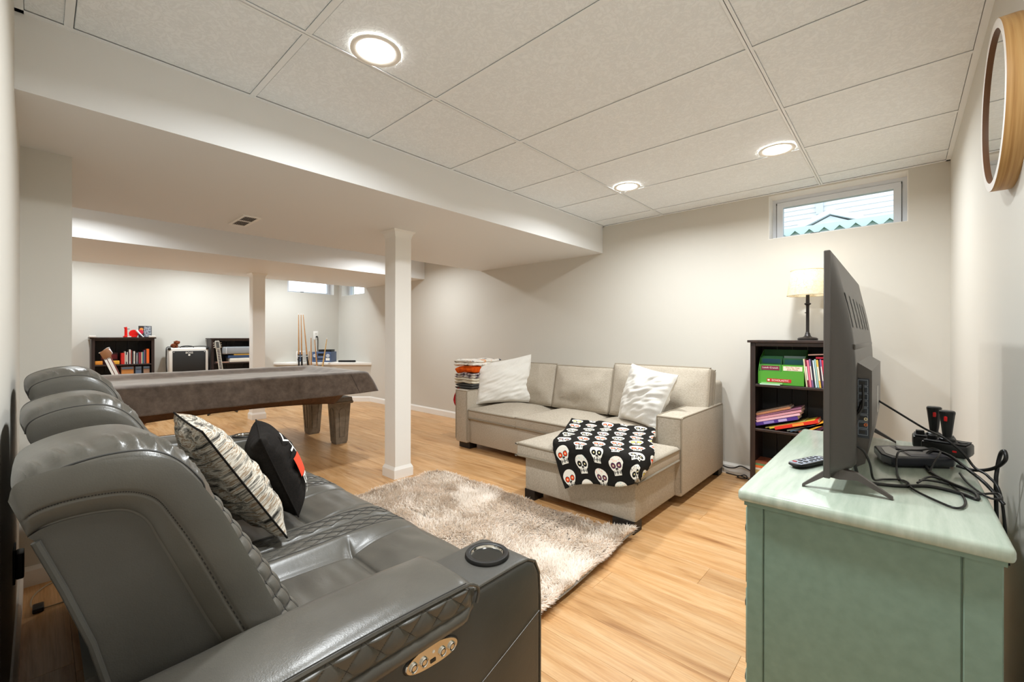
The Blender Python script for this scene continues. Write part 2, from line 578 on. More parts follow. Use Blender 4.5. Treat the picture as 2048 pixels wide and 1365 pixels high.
# ---- air register in the soffit
t = thing('air_vent', 'small white air register in the underside of the wide beam', 'vent', (-3.67, 1.05, SOF))
b = MB()
vx0, vx1, vy0, vy1 = -3.85, -3.49, 0.98, 1.10
for (a0, a1, c0, c1) in ((vx0, vx1, vy0, vy0 + .018), (vx0, vx1, vy1 - .018, vy1), (vx0, vx0 + .02, vy0 + .018, vy1 - .018), (vx1 - .02, vx1, vy0 + .018, vy1 - .018), (-3.675, -3.66, vy0 + .018, vy1 - .018)):
    b.box(a0, a1, c0, c1, SOF - 0.007, SOF)
b.build('frame', WHITE, t, False)
MB().box(vx0 + .01, vx1 - .01, vy0 + .01, vy1 - .01, SOF - 0.0015, SOF - 0.0005).build('duct_opening', BLACK_M, t, False)
for k in range(7):
    yy = vy0 + 0.024 + k * 0.012
    MB().add([(vx0 + .02, yy, SOF - .006), (vx1 - .02, yy, SOF - .006), (vx1 - .02, yy + .006, SOF - .002), (vx0 + .02, yy + .006, SOF - .002),
              (vx0 + .02, yy + .001, SOF - .006), (vx1 - .02, yy + .001, SOF - .006), (vx1 - .02, yy + .007, SOF - .002), (vx0 + .02, yy + .007, SOF - .002)],
             [(0, 1, 2, 3), (4, 7, 6, 5), (0, 4, 5, 1), (3, 2, 6, 7)]).build('slat', WHITE, t, False)

# ---- skirting boards
def baseboard(name, p, q, off, z=0.09, th=0.014):
    """p,q ends on the wall line; off = inward normal"""
    n = Vector((off[0], off[1], 0)); P = Vector((*p, 0)); Q = Vector((*q, 0))
    prof = [(0, 0), (th, 0), (th, z * .8), (th * .55, z * .93), (th * .4, z), (0, z)]
    V = [tuple(P + n * a + Vector((0, 0, h))) for a, h in prof] + [tuple(Q + n * a + Vector((0, 0, h))) for a, h in prof]
    k = len(prof)
    F = [tuple(range(k))[::-1], tuple(range(k, 2 * k))] + [(i, (i + 1) % k, k + (i + 1) % k, k + i) for i in range(k)]
    return struct(MB().add(V, F).build(name, WHITE, smooth=False))
baseboard('baseboard_front', (XR, YF), (-6.97, YF), (0, -1))
baseboard('baseboard_right', (XR, YL), (XR, YF), (-1, 0))
baseboard('baseboard_left', (-2.99, YL), (XR, YL), (0, 1))
baseboard('baseboard_pier', (-2.99, YL), (-2.99, 0.107), (1, 0))
baseboard('baseboard_end', (XE, YL2), (XE, 2.83), (1, 0))

# ---- boxed-in corner ledge in the far room
LA, LB = Vector((-6.97, YF)), Vector((XE, 2.82))
dv = (LB - LA).normalized(); nv = Vector((dv.y, -dv.x));
if nv.x < 0: nv = -nv
struct(MB().prism([(LA.x, LA.y), (LB.x, LB.y), (XE, YF)], 'Z', 0, 0.645).build('wall_corner_ledge', WALL, smooth=False))
ea, eb = LA + nv * 0.03, LB + nv * 0.03
struct(MB().prism([(LA.x + .04, YF), (ea.x, ea.y), (eb.x, eb.y), (XE, eb.y - .03), (XE, YF)], 'Z', 0.645, 0.69, 0.006).build('trim_ledge_cap', WHITE))
n_ = (nv.x, nv.y)
baseboard('baseboard_corner', (LA.x, LA.y), (LB.x, LB.y), n_)

# ---- windows
FRAMEW = plain('window_vinyl', '#dfe3ea', 0.4)
GLASS = M_('window_glass', 0.0, spec=0.5)
GLASS.b.inputs['Transmission Weight'].default_value = 1.0; GLASS.b.inputs['IOR'].default_value = 1.05
GLASS.col((0.97, 0.99, 1.0)); GLASS = GLASS.m
HINGE = plain('window_hardware', '#4a4a4a', 0.4, 0.6)
def window(name, axis, w, pl, into, seg=1):
    """axis along which the opening runs; pl = plane of the sash; into = +1/-1 outward direction"""
    a0, a1, z0, z1 = w
    def bx(m, u0, u1, d0, d1, zz0, zz1):
        d0, d1 = sorted((pl + into * d0, pl + into * d1))
        return m.box(u0, u1, d0, d1, zz0, zz1) if axis == 'X' else m.box(d0, d1, u0, u1, zz0, zz1)
    b = MB(); f = 0.03
    for (u0, u1, zz0, zz1) in ((a0, a0 + f, z0, z1), (a1 - f, a1, z0, z1), (a0 + f, a1 - f, z0, z0 + 0.02), (a0 + f, a1 - f, z1 - f, z1)):
        bx(b, u0, u1, 0.0, 0.06, zz0, zz1)
    r = struct(b.build(name, FRAMEW, smooth=False))
    b = MB(); g = 0.034; s = 0.042
    i0, i1, k0, k1 = a0 + g, a1 - g, z0 + 0.022, z1 - g
    for (u0, u1, zz0, zz1) in ((i0, i0 + s, k0, k1), (i1 - s, i1, k0, k1), (i0 + s, i1 - s, k0, k0 + 0.012), (i0 + s, i1 - s, k1 - s, k1)):
        bx(b, u0, u1, -0.008, 0.045, zz0, zz1)
    b.build('window_sash', FRAMEW, r, False)
    b = MB(); bx(b, i0 + s, i1 - s, 0.016, 0.020, k0 + .012, k1 - s); b.build('pane', GLASS, r, False)
    b = MB(); mid = (a0 + a1) / 2 - .12
    bx(b, mid - .03, mid + .03, -0.02, -0.008, k0 + .002, k0 + .012); b.build('latch', HINGE, r, False)
    b = MB()
    for u in (i0 - .002, i1 + .002):
        bx(b, u - .002, u + .002, -0.006, 0.0, k0, k1); bx(b, u - .003, u + .003, -0.010, 0.0, k1 - .016, k1 - .006)
    b.build('stay_arm', HINGE, r, False)
    b = MB()
    for (u0, u1, zz0, zz1) in ((a0, a0 + .004, z0, z1), (a1 - .004, a1, z0, z1), (a0 + .004, a1 - .004, z0, z0 + .004), (a0 + .004, a1 - .004, z1 - .004, z1)):
        d0, d1 = sorted((pl - into * 0.001, pl - into * 0.137))
        b.box(u0, u1, d0, d1, zz0, zz1) if axis == 'X' else b.box(d0, d1, u0, u1, zz0, zz1)
    b.build('jamb_lining', WHITE, r, False)
window('window_1', 'X', WIN_A, YF + 0.14, 1)
window('window_2', 'X', WIN_C, YF + 0.14, 1)
window('window_3', 'Y', WIN_B, XE - 0.14, -1)

# ---- outside: the neighbour's house
SIDING = plain('white_siding', '#cfcfce', 0.6)
TEAL = plain('teal_metal', '#bcd0cd', 0.5)
t = house = thing('neighbour_house', 'white clapboard house outside the small high window', 'house', (-1.0, 9.0, 1.7))
for k in range(40):
    z = 1.7 + k * 0.085
    MB().add([(-6, 9.0, z), (5, 9.0, z), (5, 9.016, z + .087), (-6, 9.016, z + .087), (-6, 9.03, z), (5, 9.03, z)], [(0, 1, 2, 3), (0, 4, 5, 1)]).build('clapboard', SIDING, t, False)
MB().box(-6, 5, 9.02, 9.2, 1.5, 6.6).build('house_wall', SIDING, t, False)
MB().box(-1.09, -0.99, 8.93, 9.0, 3.26, 6.5).build('downspout', plain('pale_metal', '#b8c2c4', 0.4), t, False)
t = MB().prism([(-1.6, 2.60), (0.0, 2.60), (-0.80, 2.99)], 'Y', 8.02, 8.99).build('porch_gable', SIDING, house, False)
for (a, b_) in (((-1.95, 2.575), (-0.80, 3.083)), ((-0.80, 3.083), (0.35, 2.575))):
    d = 0.075
    MB().prism([a, b_, (b_[0], b_[1] - d), (a[0], a[1] - d)], 'Y', 7.95, 8.99).build('rake_board', SIDING, t, False)
t = MB().prism([(6.25, 2.41), (6.28, 2.41), (6.28, 2.47), (9.0, 2.66), (9.0, 2.70), (6.25, 2.505)], 'X', -2.2, 1.0).build('awning', TEAL, house, False)
t['label'] = 'teal corrugated metal awning'
for k in range(22):
    x = -2.2 + k * 0.145
    MB().prism([(x, 2.405), (x + .0725, 2.475), (x + .145, 2.405), (x + .145, 2.385), (x + .0725, 2.455), (x, 2.385)], 'Y', 6.20, 6.25).build('corrugation', TEAL, t, False)
struct(MB().box(-14, 8, YF + .26, 14, 1.3, 1.62).build('ground_outside', plain('unseen_lawn', '#5a6a44', .9, bump=.5, bscale=20), smooth=False))  # unseen; added to cut sky light reaching the siding from below
# ================================================================ RECLINER SOFA (grey leather, three seats)
rec = thing('recliner_sofa', 'grey leather three-seat power recliner with quilted bolsters and cup holder arm', 'recliner', (-1.66, 0.45, 0))
RX = [-0.855, -1.45, -2.00, -2.52]          # seat boundaries
# closed side profile of a back, (y,z), going from the rear bottom up and over to the front bottom
PROF = [(0.085, 0.56), (0.055, 0.68), (0.022, 0.80), (-0.008, 0.89), (-0.026, 0.938), (-0.020, 0.970), (0.015, 0.990), (0.065, 1.000), (0.115, 0.996),
        (0.155, 0.970), (0.192, 0.918), (0.232, 0.840), (0.288, 0.735), (0.347, 0.620), (0.410, 0.505), (0.350, 0.470), (0.20, 0.50)]
KF = 12
PC = smooth_path([(p[0], p[1], 0) for p in PROF], KF, True)
NP = len(PC)
PCEN = Vector((0.15, 0.74, 0))
def back_pt(k, s, dz, lean, bulge=0.0):
    p = PC[k % NP]
    q = PCEN + (p - PCEN) * s
    y, z = q.x, q.y
    hi = sst(0.55, 1.0, z)
    z += dz * hi; y += lean * hi
    return y, z
def chamfer(k, e):
    """the front edge is cut back towards each end, where the quilted strip sits"""
    kk = k / KF
    return 0.034 * (1 - min(e / 0.062, 1)) * sst(9.8, 10.8, kk) * (1 - sst(14.0, 15.0, kk))
def make_back(x0, x1, dz, lean, seed, tilt0=0.004, tilt1=0.045):
    """x0 near end, x1 far end (x0 > x1)"""
    W = x0 - x1
    st = [(0.0, .70), (0.001, .80), (0.004, .88), (0.009, .925), (0.014, .938), (0.019, .940), (0.024, .945), (0.031, .958), (0.038, .967), (0.046, .976), (0.056, .984), (0.068, .990), (0.08, .995), (0.095, 1.0), (0.12, 1.006), (0.2, 1.012), (0.295, 1.015)]
    full = [(a, s) for a, s in st] + [(W - a, s) for a, s in st[::-1]]
    V = []; F = []
    for (a, s) in full:
        e = min(a, W - a)
        for k in range(NP):
            y, z = back_pt(k, s, dz, lean)
            y -= chamfer(k, e)
            if 0.02 < e < 0.13:      # gathered leather next to the seam
                am = 0.020 * sst(0.020, 0.036, e) * (1 - sst(0.045, 0.13, e))
                kk = k * 5 / KF
                g = ((1 - 2.6 * abs(nz(kk * 0.36 + e * 6, seed * 7.1, 3.0))) * .45) * am * sst(0.82, 0.95, z)
                y += g * 0.4; z += g
            z += sst(0.80, 0.97, z) * (0.012 * math.sin(math.pi * a / W) + tilt0 * (1 - a / W) - tilt1 * (a / W) ** 1.5)
            V.append((x0 - a, y, z))
    n = len(full)
    for j in range(n - 1):
        for k in range(NP):
            F.append((j * NP + k, j * NP + (k + 1) % NP, (j + 1) * NP + (k + 1) % NP, (j + 1) * NP + k))
    F.append(tuple(range(NP))); F.append(tuple(range((n - 1) * NP, n * NP))[::-1])
    o = MB().add(V, F).build('back_cushion', LEATHER, rec, angle=60)
    # seam near each end
    for (xs, sg) in ((x0, -1), (x1, 1)):
        if sg > 0 and x1 > RX[3] + .01: continue
        ks = range(int(4.2 * KF), int(13.4 * KF))
        pts = []
        for k in ks:
            yy, zz = back_pt(k, 0.9405, dz + (tilt0 if sg < 0 else -tilt1), lean)
            pts.append((xs + sg * 0.017, yy - chamfer(k, .017), zz))
        MB().tube(pts, 0.0024, 6).build('seam_stitch', STITCH, o)
        if not (xs == RX[0] or sg > 0): continue
        def sd(p, out): return (xs - sg * out, p.x + lean * sst(.55, 1, p.y), p.y)
        OUT = smooth_path([(-.027, .945, 0), (-.020, .966, 0), (.012, .977, 0), (.055, .980, 0), (.099, .977, 0), (.137, .966, 0), (.165, .938, 0), (.210, .862, 0), (.258, .752, 0), (.317, .609, 0), (.362, .505, 0)], 8)
        INN = smooth_path([(-.010, .893, 0), (.005, .901, 0), (.030, .905, 0), (.062, .904, 0), (.089, .897, 0), (.110, .876, 0), (.125, .840, 0), (.149, .781, 0), (.187, .687, 0), (.229, .592, 0), (.262, .505, 0)], 8)
        n_ = len(OUT) - 1
        def band(u, v):
            i = min(int(u * n_), n_ - 1); fr = u * n_ - i
            a, c = OUT[i].lerp(OUT[i + 1], fr), INN[i].lerp(INN[i + 1], fr)
            p = a.lerp(c, v)
            h = 0.016 * max(math.sin(math.pi * (0.04 + .96 * v)), 0) ** .55 - .005
            if abs(v - .62) < .03: h -= .0025
            if u < .06: h *= (u / .06) ** .5
            return sd(p, h)
        MB().grid(band, 110, 26).build('side_band', LEATHER, o, angle=80)
        # dotted stitch line along the band
        b = MB()
        for k in range(8, 104, 1):
            b.tube([band(k / 106, .62), band((k + .55) / 106, .62)], .0013, 5)
        b.build('edge_stitch', STITCH, o)
        REARL = [Vector((.092, .53, 0)), Vector((.072, .63, 0)), Vector((.051, .721, 0)), Vector((.023, .81, 0)), Vector((-.003, .885, 0))]
        pan = REARL + [p for p in INN]
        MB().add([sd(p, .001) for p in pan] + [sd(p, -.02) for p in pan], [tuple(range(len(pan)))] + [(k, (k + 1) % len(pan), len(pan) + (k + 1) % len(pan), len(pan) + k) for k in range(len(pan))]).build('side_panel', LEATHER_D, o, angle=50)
        MB().tube([sd(p, .003) for p in REARL], .005, 8).build('rear_welt', LEATHER_D, o)
        # quilted strip along the front edge of the back
        def q(u, v, pad=0.0):
            i = (10.6 + v * 3.5) * KF
            k0 = int(i); fr = i - k0
            a = 0.004 + u * 0.085
            s = 1.0
            for (a0_, s0_), (a1_, s1_) in zip(st, st[1:]):
                if a0_ <= a <= a1_: s = lerp(s0_, s1_, (a - a0_) / (a1_ - a0_))
            s += .012
            ya, za = back_pt(k0, s, dz, lean); yb, zb = back_pt(k0 + 1, s, dz, lean)
            ya -= chamfer(k0, a); yb -= chamfer(k0 + 1, a)
            sc = 0.0055 * (abs(math.sin(u * math.pi * 3)) ** .5 * abs(math.sin(v * math.pi * 12)) ** .5) + pad
            return (xs + sg * (a - sc * .35), lerp(ya, yb, fr) + sc * .9, lerp(za, zb, fr) + sc * .3)
        MB().grid(q, 36, 120).build('quilted_strip', LEATHER_Q, o, angle=70)
        b = MB()
        for k in range(0, 13): b.tube([q(u / 14, min(k / 12, .999), .0006) for u in range(15)], .0009, 4)
        for k in range(1, 3): b.tube([q(k / 3, v / 40 * .999, .0006) for v in range(41)], .0009, 4)
        b.build('quilt_stitching', STITCH, o)
    return o
make_back(RX[0], RX[1] + .004, -0.010, 0.0, 1, .008, .068)
make_back(RX[1] - .004, RX[2] + .004, 0.004, -0.004, 2, .0, .04)
make_back(RX[2] - .004, RX[3], 0.042, -0.006, 3, .0, .03)

# ---- seats with raised quilted bolsters, rolling over the front edge
def make_seat(x0, x1, seed):
    W = x0 - x1
    path = [(0.30, 0.475), (0.42, 0.470), (0.55, 0.466), (0.64, 0.462), (0.672, 0.452), (0.69, 0.464), (0.76, 0.482), (0.85, 0.486), (0.91, 0.474), (0.950, 0.440), (0.962, 0.39), (0.955, 0.30), (0.945, 0.20), (0.94, 0.10)]
    P = smooth_path([(a, b_, 0) for a, b_ in path], 14)
    n = len(P) - 1
    bol = [(0.30, 0.50), (0.42, 0.50), (0.55, 0.50), (0.65, 0.502), (0.68, 0.503), (0.70, 0.504), (0.77, 0.504), (0.86, 0.496), (0.915, 0.478), (0.952, 0.442), (0.964, 0.39), (0.957, 0.30), (0.947, 0.20), (0.942, 0.10)]
    Q = smooth_path([(a, b_, 0) for a, b_ in bol], 14)
    def f(u, v):
        d = min(u, 1 - u) * W            # distance to the side of the seat
        i = min(int(v * n), n - 1); fr = v * n - i
        p = P[i].lerp(P[i + 1], fr); q_ = Q[i].lerp(Q[i + 1], fr)
        w = 1 - sst(0.085, 0.150, d)      # bolster weight
        r = p.lerp(q_, w)
        y, z = r.x, r.y
        top = sst(0.40, 0.45, z)
        rim = 0.022
        if d < rim:
            z -= (rim - math.sqrt(max(rim * rim - (rim - d) ** 2, 0))) * 1.0
        # quilt on the outer half of the bolster
        if 0.012 < d < 0.072:
            s = (d - 0.012) / 0.06; yy = y / 0.034
            z += top * 0.0045 * (abs(math.sin(math.pi * (s * 1.5 + yy * .5))) ** .5 * abs(math.sin(math.pi * (s * 1.5 - yy * .5))) ** .5 - .6)
        if abs(d - 0.076) < 0.004: z -= 0.002
        if abs(d - 0.150) < 0.006: z -= 0.004 * top
        # sit creases
        z += 0.0035 * top * nz(u * W * 9 + seed * 4, y * 26, seed) * sst(0.12, 0.2, d)
        return (x0 - u * W, y, z)
    o = MB().grid(f, 150, n).build('seat_cushion', LEATHER, rec, angle=80)
    ys = [p.x for p in P]
    def v_of(y):
        for i in range(n):
            if ys[i] <= y <= ys[i + 1]: return (i + (y - ys[i]) / (ys[i + 1] - ys[i])) / n
        return None
    for sg in (-1, 1):
        b = MB()
        for sl in (1, -1):
            for m in range(4, 17):
                pts = []
                for k in range(13):
                    s = k / 12; d = .012 + .06 * s
                    v = v_of((m - sl * 1.5 * s) * .068)
                    if v is None or not .32 < (m - sl * 1.5 * s) * .068 < .935: continue
                    p = f(d / W if sg < 0 else 1 - d / W, v); pts.append((p[0], p[1], p[2] + .0006))
                if len(pts) > 3: b.tube(pts, .0009, 4)
        b.build('quilt_stitching', STITCH, o)
    for sg, xe in ((-1, x0), (1, x1)):
        pts = []
        for v in range(0, 41):
            p = f(0.078 / W if sg < 0 else 1 - 0.078 / W, v / 65)
            pts.append((p[0], p[1], p[2] + 0.001))
        MB().tube(pts, 0.0014, 5).build('seam_stitch', STITCH, o)
    return o
for i in range(3):
    make_seat(RX[i] - .003, RX[i + 1] + .003, i + 1)
# ---- frame under the seats and rear shell
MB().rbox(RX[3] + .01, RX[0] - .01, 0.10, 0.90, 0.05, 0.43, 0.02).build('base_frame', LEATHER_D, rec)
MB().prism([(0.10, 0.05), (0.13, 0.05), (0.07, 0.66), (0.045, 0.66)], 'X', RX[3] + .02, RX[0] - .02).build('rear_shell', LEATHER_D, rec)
for x in (-0.9, -2.47):
    for y in (0.14, 0.84):
        MB().cyl((x, y, 0), (x, y, 0.06), 0.02).build('foot', BLACK, rec)

# ---- arms
def make_arm(xo, xi, near):
    """xo outer face, xi inner face"""
    s = 1 if xo > xi else -1
    w = abs(xo - xi)
    X0, X1 = min(xo, xi), max(xo, xi)
    # body with console at the front: side silhouette extruded across the arm
    sil = [(0.10, 0.05), (0.815, 0.05), (0.838, 0.10), (0.848, 0.30), (0.848, 0.52), (0.842, 0.575), (0.825, 0.607), (0.795, 0.620), (0.62, 0.620), (0.60, 0.598), (0.10, 0.565), (0.06, 0.50), (0.08, 0.12)]
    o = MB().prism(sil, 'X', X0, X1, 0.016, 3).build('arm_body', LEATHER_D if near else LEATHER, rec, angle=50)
    # console top skin (lighter, smooth leather), with a hole for the cup holder left by the well
    cyx, cyy = (xo + xi) / 2 - s * .002, 0.742
    # padded arm rest
    def pad(u, v):
        yy = lerp(0.02, 0.626, v)
        a = math.pi * 2 * u
        cx = (X0 + X1) / 2 + s * .004
        e = min(v, 1 - v)
        rx = (w / 2 + 0.010) * (1 - (1 - sst(0, 0.045, e)) * 0.25)
        rz = 0.043 * (1 - (1 - sst(0, 0.05, e)) * 0.55)
        c, sn = math.cos(a), math.sin(a)
        ex = 0.5
        px = cx + rx * math.copysign(abs(c) ** ex, c)
        pz = 0.612 + rz * math.copysign(abs(sn) ** 0.62, sn) + 0.010 * math.sin(math.pi * v)
        pz += 0.0025 * nz(px * 18, yy * 9, 2) * (1 if sn > 0 else 0)
        return (px, yy, pz)
    b = MB(); b.grid(pad, 44, 40, cu=True)
    n = 44
    b.f.append(tuple(range(n))); b.f.append(tuple(range(40 * n, 41 * n))[::-1])
    pd = b.build('arm_pad', LEATHER, rec, angle=60)
    xs = xo + s * 0.004
    # quilted insert on the outer side of the pad
    def qu(u, v):
        yy = lerp(0.05, 0.612, v)
        e = sst(0, 0.06, 1 - v)
        zt = 0.645 + 0.010 * math.sin(math.pi * (yy / .63)); zb = 0.606
        z = lerp(zt - (1 - e) * .012, zb + (1 - e) * .012, u)
        a = yy / 0.030; c = u * 1.6
        d = 0.0058 * abs(math.sin(math.pi * (a * .5 + c * .5))) ** .45 * abs(math.sin(math.pi * (a * .5 - c * .5))) ** .45
        ed = min(1, min(u, 1 - u) * 9) * e
        return (xs + s * (0.003 + (d + 0.006) * ed), yy, z)
    qi = MB().grid(qu, 34, 220).build('quilted_insert', LEATHER_Q, pd, angle=80)
    b = MB()
    for sl in (1, -1):
        for m in range(0, 13):
            pts = []
            for k in range(13):
                u = .05 + .9 * k / 12; yy = .030 * (2 * m - sl * 1.6 * u)
                if not .055 < yy < .600: continue
                p = qu(u, (yy - .05) / .562); pts.append((p[0] + s * .0006, p[1], p[2]))
            if len(pts) > 3: b.tube(pts, .0008, 4)
    b.build('quilt_stitching', STITCH, qi)
    pts = [(xs + s * 0.007, y, 0.6475 + 0.010 * math.sin(math.pi * (y / .63))) for y in [0.05 + 0.0094 * k for k in range(59)]]
    pts += [(xs + s * 0.008, 0.615, 0.638), (xs + s * .008, 0.620, 0.622), (xs + s * .008, 0.614, 0.604)]
    MB().tube(smooth_path(pts, 2), 0.0034, 6).build('welt', LEATHER, pd)
    MB().tube([(p[0], p[1], p[2] + 0.006) for p in pts[:58]], 0.0012, 5).build('seam_stitch', STITCH, pd)
    # rolled edge beneath the quilting
    def roll(u, v):
        yy = lerp(0.05, 0.607, v); a = u * 2 * math.pi; e = sst(0, 0.05, 1 - v)
        return (xs + s * (0.006 + 0.011 * math.cos(a) * e), yy, 0.591 + 0.015 * math.sin(a) * (0.4 + .6 * e) + .012 * (1 - e))
    MB().grid(roll, 14, 50, cu=True).build('rolled_edge', LEATHER, pd, angle=80)
    if near:
        # slanted seam on the side and a crease at the front edge
        MB().tube([(xo + .0012, 0.838, 0.478), (xo + .0012, 0.74, 0.446), (xo + .0012, 0.60, 0.402), (xo + .0012, 0.40, 0.34)], 0.0007, 5).build('side_seam', LEATHER_Q, o)
        MB().tube([(xo - .006, 0.62, 0.6195), (xo - .006, 0.76, 0.6195), (xo - .006, 0.80, 0.6165), (xo - .005, 0.827, 0.603), (xo - .004, 0.842, 0.57), (xo - .004, 0.847, 0.50), (xo - .004, 0.847, 0.2)], 0.0032, 6).build('welt', LEATHER, o)
    # cup holder
    cup = MB().lathe([(0.040, 0.6215), (0.0415, 0.6275), (0.046, 0.6295), (0.052, 0.6285), (0.0545, 0.6245), (0.0545, 0.6195)], (cyx, cyy, 0), 48).build('cup_holder', BLACK, rec)
    MB().lathe([(0.0405, 0.6262), (0.0385, 0.6215), (0.0375, 0.6206)], (cyx, cyy, 0), 48).build('steel_rim', CHROME, cup)
    MB().lathe([(0.0001, 0.6207), (0.02, 0.6207), (0.0385, 0.6212)], (cyx, cyy, 0), 48).build('well_bottom', plain('cup_well', '#20211f', 0.25), cup)
    if near:
        # chrome button plate with four buttons, a usb socket and an indicator
        pc = Vector((xo + 0.001, 0.508, 0.5475)); 
        ax = Vector((0, 0.113, -0.009)).normalized(); az = Vector((0, 0.079, 0.996))
        az = (az - ax * az.dot(ax)).normalized()
        def pt(a, h, dx): return tuple(pc + ax * a + az * h + Vector((dx, 0, 0)))
        def plate(sc, d0, d1):
            out = []
            for k in range(40):
                t_ = 2 * math.pi * k / 40
                c, sn = math.cos(t_), math.sin(t_)
                a = 0.062 * sc * math.copysign(abs(c) ** .75, c)
                h = (0.019 + (0.006 if sn > 0 else 0) * (1 - abs(c))) * sc * math.copysign(abs(sn) ** .9, sn)
                out.append((a, h))
            V = [pt(a, h, d0) for a, h in out] + [pt(a * .97, h * .94, d1) for a, h in out]
            return MB().add(V, [tuple(range(40))[::-1], tuple(range(40, 80))] + [(k, (k + 1) % 40, 40 + (k + 1) % 40, 40 + k) for k in range(40)])
        plate(1.05, 0.0, 0.002).build('button_recess', BLACK, o)
        bp = plate(1.0, 0.001, 0.004).build('button_plate', CHROME, rec)
        Mx = lambda a, h: Matrix(((0, 0, 1, 0), (1, 0, 0, 0), (0, 1, 0, 0), (0, 0, 0, 1)))
        for a in (-0.045, -0.022, 0.022, 0.045):
            c = pt(a, -0.001, 0.004)
            MB().lathe([(0.0088, 0.0), (0.0088, 0.003), (0.0075, 0.0042), (0.0062, 0.003), (0.0001, 0.0034)], c, 20, 'X').build('button', CHROME, bp)
            MB().lathe([(0.0062, 0.0031), (0.0052, 0.0036), (0.0048, 0.0032)], c, 20, 'X').build('button_ring', BLACK, bp)
        c = pt(0, -0.008, 0.0045)
        MB().box(c[0], c[0] + .0008, c[1] - .006, c[1] + .006, c[2] - .003, c[2] + .003).build('usb_socket', BLACK, bp, False)
        c = pt(0, 0.008, 0.004); MB().lathe([(0.003, 0), (0.0028, .0008), (0.0001, .001)], c, 12, 'X').build('indicator', WHITE, bp)
    return o
make_arm(-0.668, -0.838, True)
make_arm(-2.707, -2.537, False)

# ================================================================ CUSHION BUILDERS
def pdist(px, py, poly):
    best = 9; n = len(poly)
    for i in range(n):
        ax, ay = poly[i]; bx, by = poly[(i + 1) % n]
        dx, dy = bx - ax, by - ay; L = dx * dx + dy * dy
        t = max(0, min(1, ((px - ax) * dx + (py - ay) * dy) / L))
        best = min(best, math.hypot(px - ax - t * dx, py - ay - t * dy))
    return best
def inside(px, py, poly):
    c = False; n = len(poly)
    for i in range(n):
        (ax, ay), (bx, by) = poly[i], poly[(i + 1) % n]
        if (ay > py) != (by > py) and px < (bx - ax) * (py - ay) / (by - ay) + ax: c = not c
    return c
def lines(vals, r, step):
    s = set(); lo, hi = min(vals), max(vals)
    for v in vals:
        for d in (0, .12 * r, .4 * r, r, 1.8 * r):
            for q in (v - d, v + d):
                if lo - 1e-6 <= q <= hi + 1e-6: s.add(round(q, 4))
    L = sorted(s); out = [L[0]]
    for v in L[1:]:
        if v - out[-1] < 0.0025 and v not in [round(q, 4) for q in vals]: continue
        k = max(1, math.ceil((v - out[-1]) / step)); a = out[-1]
        for i in range(1, k + 1): out.append(a + (v - a) * i / k)
    return out
def slab_cushion(poly, z0, z1, r, crown, M=None, wr=0.0, seed=0, step=0.045, piping=True, pr=0.0085, both=False, pz=(1, 1), wav=0.006):
    """upholstered slab over an axis-aligned outline; returns (body MB, [piping MB])"""
    xs = lines([p[0] for p in poly], r, step); ys = lines([p[1] for p in poly], r, step)
    idx = {}; V = []; F = []; U = []
    def top(x, y):
        d = pdist(x, y, poly); q = 1 - min(d / r, 1)
        z = z1 - r * (1 - math.sqrt(max(0, 1 - q * q))) * 0.75 + crown * sst(0, 0.22, d)
        if wr: z += wr * sst(0.02, 0.12, d) * (nz(x * 9 + seed, y * 9, seed) + .75 * nz(x * 5 + seed, y * 23, 1.3))
        return z
    def bot(x, y):
        d = pdist(x, y, poly); q = 1 - min(d / r, 1)
        return z0 + r * (1 - math.sqrt(max(0, 1 - q * q))) * 0.75 - (crown * .6 * sst(0, .22, d) if both else 0)
    def vid(i, j, lay):
        k = (i, j, lay)
        if k not in idx:
            x, y = xs[i], ys[j]
            idx[k] = len(V); V.append((x, y, top(x, y) if lay else bot(x, y))); U.append((x, y))
        return idx[k]
    cells = {(i, j) for i in range(len(xs) - 1) for j in range(len(ys) - 1) if inside((xs[i] + xs[i + 1]) / 2, (ys[j] + ys[j + 1]) / 2, poly)}
    for (i, j) in cells:
        F.append((vid(i, j, 1), vid(i + 1, j, 1), vid(i + 1, j + 1, 1), vid(i, j + 1, 1)))
        F.append((vid(i, j + 1, 0), vid(i + 1, j + 1, 0), vid(i + 1, j, 0), vid(i, j, 0)))
        for (di, dj, a, b_) in ((0, -1, (i, j), (i + 1, j)), (1, 0, (i + 1, j), (i + 1, j + 1)), (0, 1, (i + 1, j + 1), (i, j + 1)), (-1, 0, (i, j + 1), (i, j))):
            if (i + di, j + dj) not in cells:
                F.append((vid(*a, 0), vid(*b_, 0), vid(*b_, 1), vid(*a, 1)))
    body = MB().add(V, F)
    P = []
    if piping:
        n = len(poly); rr = 0.03; path = []
        for i in range(n):
            p, a, b_ = Vector(poly[i]), Vector(poly[i - 1]), Vector(poly[(i + 1) % n])
            da, db = (a - p).normalized(), (b_ - p).normalized()
            L1 = (a - p).length
            path.append(p + da * L1 * .5 + Vector((0, 0)))
            for t_ in (0.0, .33, .67, 1.0):
                path.append((p + da * rr) * (1 - t_) ** 2 + p * 2 * t_ * (1 - t_) + (p + db * rr) * t_ ** 2)
        for lay in (1, 0):
            if not pz[1 - lay]: continue
            zz = (z1 - r * .62) if lay else (z0 + r * .62)
            pts = [(q.x, q.y, zz + wav * nz(q.x * 8, q.y * 8, seed + lay)) for q in path]
            pts = smooth_path(pts, 2, True)
            P.append(MB().tube(pts, pr, 6, closed=True))
    if M is not None:
        body.xf(M)
        for p in P: p.xf(M)
    return body, P
def cushion(name, mat, root, *a, **k):
    body, P = slab_cushion(*a, **k)
    o = body.build(name, mat, root, angle=70)
    for p in P: p.build('piping', PIPE if mat is SOFA else mat, o, angle=80)
    return o
